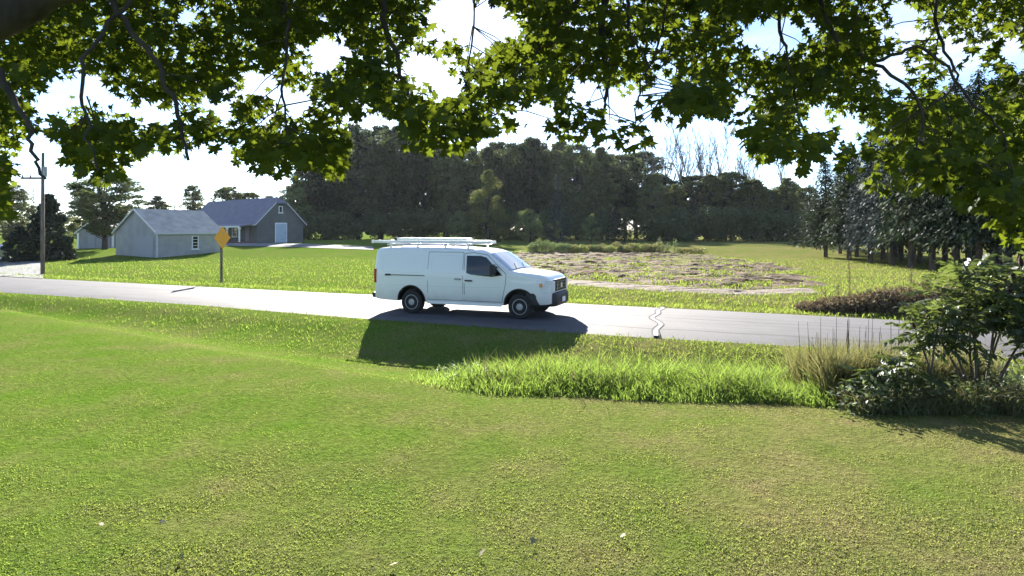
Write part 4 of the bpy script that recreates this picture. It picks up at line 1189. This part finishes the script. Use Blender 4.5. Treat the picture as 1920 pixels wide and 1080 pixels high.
tag(link('reed_leaves', np_mesh('reed_leaves', V, F, M['dry_grass']), reed), kind='stuff')
# tawny grass tuft at the left foot of the reeds
tb = on_ground(1562, 10.9); tuft = link('grass_tuft', None, None, tb); tag(tuft, 'tawny yellow grass tuft at the left foot of the reeds', 'grass tuft')
n = 900; a = g.uniform(0, 6.28, n); rr = g.uniform(0, .3, n)
V, F = blades(np.stack([np.cos(a) * rr, np.sin(a) * rr, np.zeros(n)], 1), np.stack([np.cos(a), np.sin(a)], 1), g.uniform(.35, .75, n), .012 * np.ones(n), g.uniform(.3, .9, n), g)
tag(link('blades', np_mesh('blades', V, F, M['dry_grass']), tuft), kind='stuff')
# broad-leaved weeds in the ditch and under the sumac
def leaf_patch(name, pts, n, r, h, mat, size, label):
    Vs = []
    for (px, d) in pts:
        b = on_ground(px, d)
        a = g.uniform(0, 6.28, n); rr = np.sqrt(g.uniform(0, 1, n)) * r; z = g.uniform(0, 1, n) * h * (1 - .5 * (rr / r) ** 2)
        P = np.stack([b.x + np.cos(a) * rr, b.y + np.sin(a) * rr * .7, z], 1); P[:, 2] += ground_z(P[:, 0], P[:, 1])
        D = unit(rand_dirs(n, g) * np.array([[1, 1, .5]])); Vs.append(leaf_quads(P, D, unit(np.array([[0, 0, 1.]]) + rand_dirs(n, g) * .7), size * g.uniform(.6, 1.4, n), size * .5))
    V, F = join(Vs)
    return tag(link(name, np_mesh(name, V, F, mat)), label, 'plants', kind='stuff')
leaf_patch('ditch_weeds', [(p, g.uniform(11.4, 13.0)) for p in np.linspace(860, 1180, 22)], 260, .55, .42, M['weed'], .07, 'pale broad leaved weeds behind the long ditch grass')
leaf_patch('ditch_weeds', [(p, g.uniform(12.6, 14.6)) for p in np.linspace(1100, 1560, 24)], 160, .6, .16, M['bank_grass'], .06, 'low clover-like plants on the ditch bank')
leaf_patch('low_brambles', [(p, g.uniform(9.3, 10.4)) for p in np.linspace(1620, 2010, 24)], 300, .50, .55, M['weed'], .085, 'grey leaved brambles at the foot of the sumac')
leaf_patch('low_brambles', [(p, g.uniform(10.4, 11.8)) for p in np.linspace(1780, 2080, 18)], 260, .60, .85, M['sumac'], .10, 'dark green thicket behind the sumac stems')
x = g.uniform(5.0, 10, 26000); y = g.uniform(8.6, 12.2, 26000); s, t = s_t(x, y); k = (t > ditch_edge(s) - .8) & (t < 14.6)
grass('thicket_grass', x[k], y[k], .15, .50, .012, (.3, 1.0), M['dry_grass'], 'tangled long grass under the sumac and reeds', g)

# ------------------------------------------------------------------ sumac
def sumac_leaf(seed, L_=.46, pairs=9):
    gg = np.random.default_rng(seed); parts = []
    for k in range(pairs):
        f = .16 + .84 * k / pairs; droop = -.34 * f ** 2
        for e in (-1, 1):
            p = np.array([[f * L_, 0, droop * L_]])
            D = unit(np.array([[.50, e * .85, -.62 + gg.normal(0, .25)]]) + gg.normal(0, .10, (1, 3)))
            N_ = unit(np.array([[0, e * .25, 1.0]]) + gg.normal(0, .18, (1, 3)))
            l_ = .165 * (1 - .5 * abs(f - .55)) * gg.uniform(.9, 1.1)
            parts.append(leaf_quads(p, D, N_, l_, l_ * .36))
    parts.append(leaf_quads(np.array([[L_, 0, -.34 * L_]]), unit(np.array([[.9, 0, -.5]])), np.array([[0, 0, 1.]]), .11, .035))
    V, F = join(parts)
    # midrib
    rib = [(f * L_, 0, -.34 * f * f * L_) for f in np.linspace(0, 1, 6)]
    q = []
    for (x_, y_, z_) in rib: q += [(x_, -.003, z_ + .002), (x_, .003, z_ + .002)]
    V2 = np.array(q); F2 = np.array([(2 * i, 2 * i + 1, 2 * i + 3, 2 * i + 2) for i in range(5)])
    V, F = join([(V, F), (V2, F2)])
    return np_mesh('leaf', V, F, M['sumac'])
SL = [sumac_leaf(300 + i) for i in range(6)]
FR = MB().tube([(0, 0, 0), (0, 0, .04), (0, 0, .10), (0, 0, .17)], [.012, .032, .026, .006], 7).mesh('fruit_head', M['fruit'])
def sumac(name, base, stems, label, leaves_per, seed):
    gg = np.random.default_rng(seed); o = empty(name, base); tag(o, label, 'shrub')
    for tip in stems:
        tip = Vector(tip); b0 = Vector((gg.normal(0, .07), gg.normal(0, .07), -.05)); m_ = b0.lerp(tip, .5) + Vector((gg.normal(0, .05), gg.normal(0, .05), .10))
        pts = [b0, b0.lerp(m_, .5) + Vector((0, 0, .03)), m_, m_.lerp(tip, .5) + Vector((0, 0, .02)), tip]
        st_ = MB().tube(pts, [.021, .019, .016, .012, .007], 7).build('stem', M['stem'], o, smooth_=True)
        for k in range(leaves_per):
            f = 1 - .36 * (k / leaves_per) ** 1.3
            p = m_.lerp(tip, (f - .5) * 2) if f > .5 else b0.lerp(m_, f * 2)
            lf = link('leaf', SL[int(gg.integers(6))], o, p)
            lf.rotation_euler = (gg.normal(0, .25), -.15 + gg.normal(0, .35) - .5 * (f > .93), k * 2.4 + gg.uniform(-.4, .4))
            sc = gg.uniform(.75, 1.15); lf.scale = (sc,) * 3
        if gg.random() < .55:
            fr = link('fruit_head', FR, o, tip); fr.rotation_euler = (gg.normal(0, .15), gg.normal(0, .15), 0)
    return o
b1 = on_ground(1836, 9.75)
sumac('sumac', b1, [(-.84, -.1, 1.35), (-.58, .2, 1.75), (-.40, -.35, 1.40), (-.22, .1, 1.92), (.05, -.3, 1.75), (.10, .25, 2.02), (.45, -.1, 1.95), (.80, .15, 2.0), (.75, -.4, 1.6), (1.15, 0, 1.9)],
      'multi-stemmed leafy sumac shrub with dark fruit spikes at the right edge', 20, 51)
b2 = on_ground(1746, 9.6)
sumac('sumac', b2, [(.12, 0, 1.42), (-.18, .1, 1.20)], 'single thin sumac sapling left of the multi-stemmed sumac', 10, 52)
b3 = on_ground(1935, 9.4)
sumac('sumac', b3, [(-.35, 0, 1.75), (.0, .2, 2.15), (.45, -.1, 1.9), (-.1, -.35, 1.4), (.5, .3, 2.2)], 'dark sumac shrub cut by the right edge of the picture', 20, 53)
b4 = on_ground(1668, 9.7)
sumac('sumac', b4, [(.0, .1, .62), (.30, 0, .70), (-.25, 0, .5)], 'knee high sumac seedling in front of the reeds', 9, 54)

# ------------------------------------------------------------------ the maple overhead
def maple_outline():
    h = [(.0, 1.0), (.085, .80), (.20, .82), (.155, .58), (.33, .70), (.40, .66), (.62, .76), (.52, .58), (.60, .46), (.36, .36), (.52, .26), (.66, .10), (.42, .07), (.30, -.08), (.0, .05)]
    return h + [(-x_, y_) for x_, y_ in reversed(h[1:-1])]
OUT = np.array(maple_outline()); NO = len(OUT)
def maple_leaf_geo(gg):
    c = np.array([[0, .38]]); P = np.concatenate([c, OUT * (1 + gg.normal(0, .03, OUT.shape))])
    fold, curl = gg.uniform(.10, .35), gg.uniform(-.1, .35)
    z = np.abs(P[:, 0]) * fold - curl * (P[:, 1] - .3) ** 2 * .8 + gg.normal(0, .015, len(P)) - .25 * np.abs(P[:, 0]) ** 2
    V = np.stack([P[:, 0], P[:, 1], z], 1)
    F = np.array([(0, 1 + i, 1 + (i + 1) % NO) for i in range(NO)])
    # leaf stalk
    V = np.concatenate([V, np.array([[-.012, .05, 0], [.012, .05, 0], [.006, -.6, .12], [-.006, -.6, .12]])])
    k = 1 + NO
    F = np.concatenate([F, np.array([(k, k + 1, k + 2), (k, k + 2, k + 3)])])
    return V, F
OUT_LO = np.array([OUT[i] for i in (0, 3, 6, 9, 11, 14)] + [OUT[i] * np.array((-1, 1)) for i in (11, 9, 6, 3)])
def simple_leaf_geo(gg):
    P = np.concatenate([np.array([[0, .38]]), OUT_LO * (1 + gg.normal(0, .05, OUT_LO.shape))])
    V = np.stack([P[:, 0], P[:, 1], np.abs(P[:, 0]) * gg.uniform(.1, .35) - gg.uniform(-.1, .35) * (P[:, 1] - .3) ** 2], 1)
    k = len(OUT_LO)
    return V, np.array([(0, 1 + i, 1 + (i + 1) % k) for i in range(k)])
gm = np.random.default_rng(77)
LEAF = [maple_leaf_geo(gm) for i in range(8)]
LEAF_LO = [simple_leaf_geo(gm) for i in range(8)]
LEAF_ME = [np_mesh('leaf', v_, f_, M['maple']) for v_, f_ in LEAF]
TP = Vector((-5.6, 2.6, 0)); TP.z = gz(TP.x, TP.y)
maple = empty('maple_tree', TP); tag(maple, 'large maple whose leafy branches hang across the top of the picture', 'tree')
def rel(p): return Vector(p) - TP
trunk = MB().tube([rel((-5.6, 2.6, -.2)), rel((-5.6, 2.6, .3)), rel((-5.5, 2.6, 2.0)), rel((-5.3, 2.7, 3.6)), rel((-4.9, 2.8, 6.0)), rel((-4.5, 2.9, 9.0))], [.48, .38, .34, .31, .22, .10], 14).build('trunk', M['bark'], maple, smooth_=True)
limbs = {
    'a': ([(-5.4, 2.7, 3.3), tuple(at(-120, 60, 3.7)), tuple(at(180, -40, 4.0)), tuple(at(520, -70, 4.6)), tuple(at(900, -110, 5.2)), tuple(at(1350, -120, 5.6)), tuple(at(1750, -100, 5.8))], [.17, .12, .085, .06, .045, .035, .02]),
    'b': ([(-5.2, 2.75, 4.4), tuple(at(100, -300, 4.2)), tuple(at(800, -420, 4.8)), tuple(at(1500, -380, 5.0)), tuple(at(2100, -300, 5.0))], [.16, .12, .09, .07, .04]),
    'c': ([(-5.5, 2.65, 2.9), tuple(at(-160, 120, 3.3)), tuple(at(30, 195, 3.2)), tuple(at(58, 270, 3.1)), tuple(at(86, 335, 3.05))], [.08, .035, .013, .009, .006]),
}
sub = [
    ([(180, -40, 4.0), (250, 60, 3.9), (310, 150, 3.8), (338, 230, 3.7), (353, 300, 3.6)], .030, .012),
    ([(520, -70, 4.6), (540, 60, 4.3), (530, 170, 4.0), (545, 270, 3.8)], .022, .007),
    ([(712, -90, 4.9), (718, 0, 4.8), (722, 50, 4.7), (760, 160, 4.5), (780, 240, 4.4)], .055, .007),
    ([(1160, -110, 5.4), (1085, 0, 4.8), (1010, 92, 4.6), (962, 150, 4.5), (930, 215, 4.4)], .030, .008),
    ([(1160, -110, 5.4), (1135, 0, 5.2), (1128, 70, 5.0), (1140, 170, 4.8), (1120, 250, 4.6)], .065, .008),
    ([(1160, -110, 5.4), (1180, 50, 4.9), (1215, 110, 4.7), (1205, 180, 4.5)], .020, .006),
    ([(1255, -60, 5.0), (1240, 60, 4.6), (1200, 170, 4.4), (1190, 240, 4.3)], .018, .006),
    ([(1450, -110, 5.2), (1462, 40, 4.9), (1475, 120, 4.7), (1505, 240, 4.5), (1520, 310, 4.4)], .024, .006),
    ([(1500, -110, 5.3), (1560, 60, 4.6), (1640, 115, 4.4), (1730, 210, 4.1), (1700, 330, 3.9)], .030, .007),
    ([(1640, 115, 4.4), (1730, 90, 4.2), (1815, 185, 3.9), (1885, 262, 3.7), (1900, 400, 3.4)], .018, .006),
    ([(1750, -100, 5.5), (1760, 60, 4.8), (1790, 160, 4.5), (1640, 260, 4.2)], .022, .006),
    ([(300, -50, 4.2), (170, 90, 3.7), (160, 220, 3.4), (185, 320, 3.2)], .022, .006),
    ([(900, -110, 5.2), (880, 120, 4.7), (850, 230, 4.4)], .014, .005),
]
skel = []
for key, (pts, rad) in limbs.items():
    MB().tube(*flow([rel(p) for p in pts], rad, 6, .012), 9).build('limb', M['bark'], maple, smooth_=True)
    for a_, b_ in zip(pts[:-1], pts[1:]):
        for q in np.linspace(0, 1, 8): skel.append(np.array(a_) * (1 - q) + np.array(b_) * q)
for pts, r0, r1 in sub:
    P3 = [at(*p) for p in pts]
    MB().tube(*flow([rel(p) for p in P3], list(np.linspace(r0 * .7, r1 * .7, len(P3))), 6, .010), 7).build('branch', M['bark'], maple, smooth_=True)
    for a_, b_ in zip(P3[:-1], P3[1:]):
        for q in np.linspace(0, 1, 8): skel.append(np.array(a_) * (1 - q) + np.array(b_) * q)
skel = np.array(skel)
# lower rim of the canopy (photo pixels) and the sky gaps in it
RX = [-300, 0, 22, 34, 60, 120, 128, 200, 222, 236, 330, 372, 420, 440, 452, 520, 640, 655, 690, 720, 780, 880, 905, 940, 1000, 1030, 1080, 1210, 1228, 1262, 1330, 1400, 1420, 1500, 1540, 1580, 1600, 1700, 1740, 1770, 1800, 1840, 1870, 1920, 2250]
RY = [430, 420, 400, 260, 245, 250, 345, 362, 340, 290, 296, 290, 268, 265, 325, 338, 338, 225, 218, 280, 292, 286, 255, 228, 240, 258, 278, 288, 232, 222, 240, 258, 318, 325, 330, 320, 375, 382, 365, 360, 395, 400, 445, 465, 470]
GAPS = [(862, 22, 56, 40), (900, 62, 40, 22), (790, 122, 34, 24), (838, 158, 30, 20), (955, 50, 26, 20), (700, 232, 40, 20), (1468, 66, 36, 28), (1408, 62, 20, 18), (1822, 152, 38, 34), (1672, 132, 34, 28), (1700, 34, 20, 30), (1908, 100, 22, 36),
        (1528, 216, 20, 20), (1592, 240, 20, 16), (1780, 86, 18, 18), (305, 212, 26, 14), (262, 205, 20, 14), (190, 172, 22, 26), (480, 150, 28, 22), (612, 100, 32, 30), (560, 190, 30, 18), (420, 200, 22, 16), (1095, 165, 22, 16), (1170, 195, 30, 18), (1250, 150, 14, 14), (345, 30, 18, 12), (1000, 205, 26, 14), (100, 190, 40, 20), (150, 155, 30, 18), (1390, 190, 14, 20)]
def in_gap(px, py, grow=0):
    for (cx_, cy_, rx_, ry_) in GAPS:
        if ((px - cx_) / (rx_ + grow)) ** 2 + ((py - cy_) / (ry_ + grow)) ** 2 < 1: return True
    return False
clusters = []
tries = 0
while len(clusters) < 2100 and tries < 40000:
    tries += 1
    px = gm.uniform(-230, 2150); yb = float(np.interp(px, RX, RY))
    py = yb - gm.uniform(0, 1) ** .85 * (yb + 190)
    low = (yb - py) < 110
    d = gm.uniform(3.4, 5.4) if low else gm.uniform(4.2, 8.5)
    r = gm.uniform(.13, .26)
    rp = r / d * FPX
    py = min(py, yb - rp * .75)
    if in_gap(px, py, rp * .45): continue
    clusters.append((px, py, d, r, low))
for k in range(9000):
    if len(clusters) > 3200: break
    px = gm.uniform(-260, 2180); yb = float(np.interp(px, RX, RY)) - 55
    py = yb - gm.uniform(0, 1) * (yb + 170); d = gm.uniform(6.0, 10.0); r = gm.uniform(.25, .42); rp = r / d * FPX
    py = min(py, yb - rp * .6)
    if not in_gap(px, py, rp * .5): clusters.append((px, py, d, r, False))
LP, LD, LN, LS = [], [], [], []
tw = MB()
for (px, py, d, r, low) in clusters:
    c = np.array(at(px, py, d))
    a_ = skel[np.argmin(((skel - c) ** 2).sum(1))]
    m_ = (a_ + c) / 2 + np.array([0, 0, .06]) * np.linalg.norm(a_ - c)
    if np.linalg.norm(a_ - c) < .55: tw.tube([rel(a_), rel(m_), rel(c)], [.005, .004, .002], 4, cap=False)
    n = int(gm.integers(10, 19)) if d < 6 else int(gm.integers(14, 24))
    for k in range(n):
        dv = gm.normal(size=3); dv /= np.linalg.norm(dv)
        p = c + dv * r * gm.uniform(.2, 1) * np.array([1.15, 1.15, .75])
        ppx, ppy = CX + p[0] / p[1] * FPX, HY - (p[2] - CAMH) / p[1] * FPX
        if in_gap(ppx, ppy, 4 if p[1] < 5 else 0): continue
        if ppy > float(np.interp(ppx, RX, RY)) + 4: continue
        o_ = np.array([dv[0], dv[1], 0]) + gm.normal(0, .3, 3)
        D = o_ * .8 + np.array([0, 0, -.75]); D /= np.linalg.norm(D)            # tips hang outward and down
        N_ = np.array([0, 0, .8]) + dv * .35 + gm.normal(0, .45, 3); N_ -= D * (N_ @ D); N_ /= np.linalg.norm(N_)
        LP.append(p); LD.append(D); LN.append(N_); LS.append(gm.uniform(.048, .092))
tag(tw.build('twigs', M['bark'], maple, fix=False), kind='stuff')
# the crown goes on above the picture and behind the camera
n = 9000
a_ = gm.uniform(0, 6.28, n); rr = np.sqrt(gm.uniform(0, 1, n)) * 6.4
cx_, cy_ = -2.0 + np.cos(a_) * rr * 1.35, 2.2 + np.sin(a_) * rr * .85
zz = 4.6 + gm.uniform(0, 1, n) * 5.0 * (1 - (rr / 7.2) ** 2)
rowpx = HY - (zz - CAMH) / np.maximum(cy_, .3) * FPX
ok = (rowpx < -110) | (cy_ < .3)
UP = np.stack([cx_, cy_, zz], 1)[ok]
LP, LD, LN, LS = map(np.array, (LP, LD, LN, LS))
UD = unit(rand_dirs(len(UP), gm) + np.array([[0, 0, -.5]])); UN = unit(np.array([[0, 0, 1.]]) + rand_dirs(len(UP), gm) * .6)
UN = unit(UN - UD * (UN * UD).sum(1, keepdims=True))
def leaf_basis(D, N_): return np.stack([np.cross(D, N_), D, N_], -1)
# the 300 leaves that show largest are leaves of their own
vis = np.array([(0 < CX + p[0] / p[1] * FPX < 1920) and (0 < HY - (p[2] - CAMH) / p[1] * FPX) for p in LP])
size_px = LS / LP[:, 1] * vis
order = np.argsort(-size_px); big, rest = order[:300], order[300:]
for i in big:
    lf = link('leaf', LEAF_ME[int(gm.integers(8))], maple)
    B = leaf_basis(LD[i][None], LN[i][None])[0] * LS[i]
    mw = Matrix([[*B[0], LP[i][0] - TP.x], [*B[1], LP[i][1] - TP.y], [*B[2], LP[i][2] - TP.z], [0, 0, 0, 1]])
    lf.matrix_local = mw
def many(P, D, N_, S, LEAF=LEAF):
    Vs, Fs, k = [], [], 0
    pick = gm.integers(0, 8, len(P)); B = leaf_basis(D, N_) * S[:, None, None]
    for j in range(8):
        idx = np.where(pick == j)[0]
        if not len(idx): continue
        v_, f_ = LEAF[j]
        W_ = np.einsum('nij,vj->nvi', B[idx], v_) + P[idx][:, None, :]
        Vs.append(W_.reshape(-1, 3)); Fs.append((f_[None] + (np.arange(len(idx)) * len(v_))[:, None, None]).reshape(-1, 3) + k); k += len(idx) * len(v_)
    return np.concatenate(Vs), np.concatenate(Fs)
fine_ = rest[LP[rest, 1] < 4.9]; far_ = rest[LP[rest, 1] >= 4.9]
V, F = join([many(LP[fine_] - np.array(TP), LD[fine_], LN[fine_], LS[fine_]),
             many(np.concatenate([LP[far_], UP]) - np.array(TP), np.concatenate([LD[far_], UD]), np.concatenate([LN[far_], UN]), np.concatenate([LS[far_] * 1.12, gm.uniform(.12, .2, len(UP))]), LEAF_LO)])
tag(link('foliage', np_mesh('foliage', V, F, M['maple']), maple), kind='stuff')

# a few curled leaves and bits of litter lie on the lawn
litter = plain('dry_leaf', (.26, .22, .14), .8, noise=.3)
LIT = np_mesh('fallen_leaf', LEAF[2][0], LEAF[2][1], litter)
for (px, py, lab) in ((995, 1022, 'pale curled leaf on the lawn near the bottom centre'), (738, 1063, 'white curled leaf lying lowest on the lawn, left of centre'), (905, 1045, 'pale bent leaf on the lawn between the two other curled leaves'),
                      (1165, 1013, 'pale twig-like leaf on the lawn right of centre'), (188, 985, 'pale dry leaf in the lower left lawn'), (240, 1022, 'small pale leaf right of the lower left dry leaf'), (340, 1050, 'pale leaf nearest the bottom edge at the lower left'), (305, 985, 'tan leaf lying on the lower left lawn')):
    d = FPX * (CAMH - .14) / (py - HY); x_ = (px - CX) / FPX * d
    o = link('fallen_leaf', LIT, None, (x_, d, gz(x_, d) + .05)); o.rotation_euler = (gm.normal(0, .5), gm.normal(0, .5), gm.uniform(0, 6.28)); sc = gm.uniform(.04, .06); o.scale = (sc,) * 3
    tag(o, lab, 'leaf')

# ------------------------------------------------------------------ haze volume added to soften and lift the dark woods
hb = MB().box((0, 1200, 14), (3700, 3100, 32)).build('haze', None)
hb.data.materials.clear()
hm, hnt, hout = new_mat('haze_veil')
pv = hnt.nodes.new('ShaderNodeVolumePrincipled')
pv.inputs['Color'].default_value = (.86, .92, 1, 1); pv.inputs['Density'].default_value = .00006; pv.inputs['Anisotropy'].default_value = .35
hnt.links.new(pv.outputs[0], hout.inputs['Volume'])
hb.data.materials.append(hm)
tag(hb, kind='stuff')
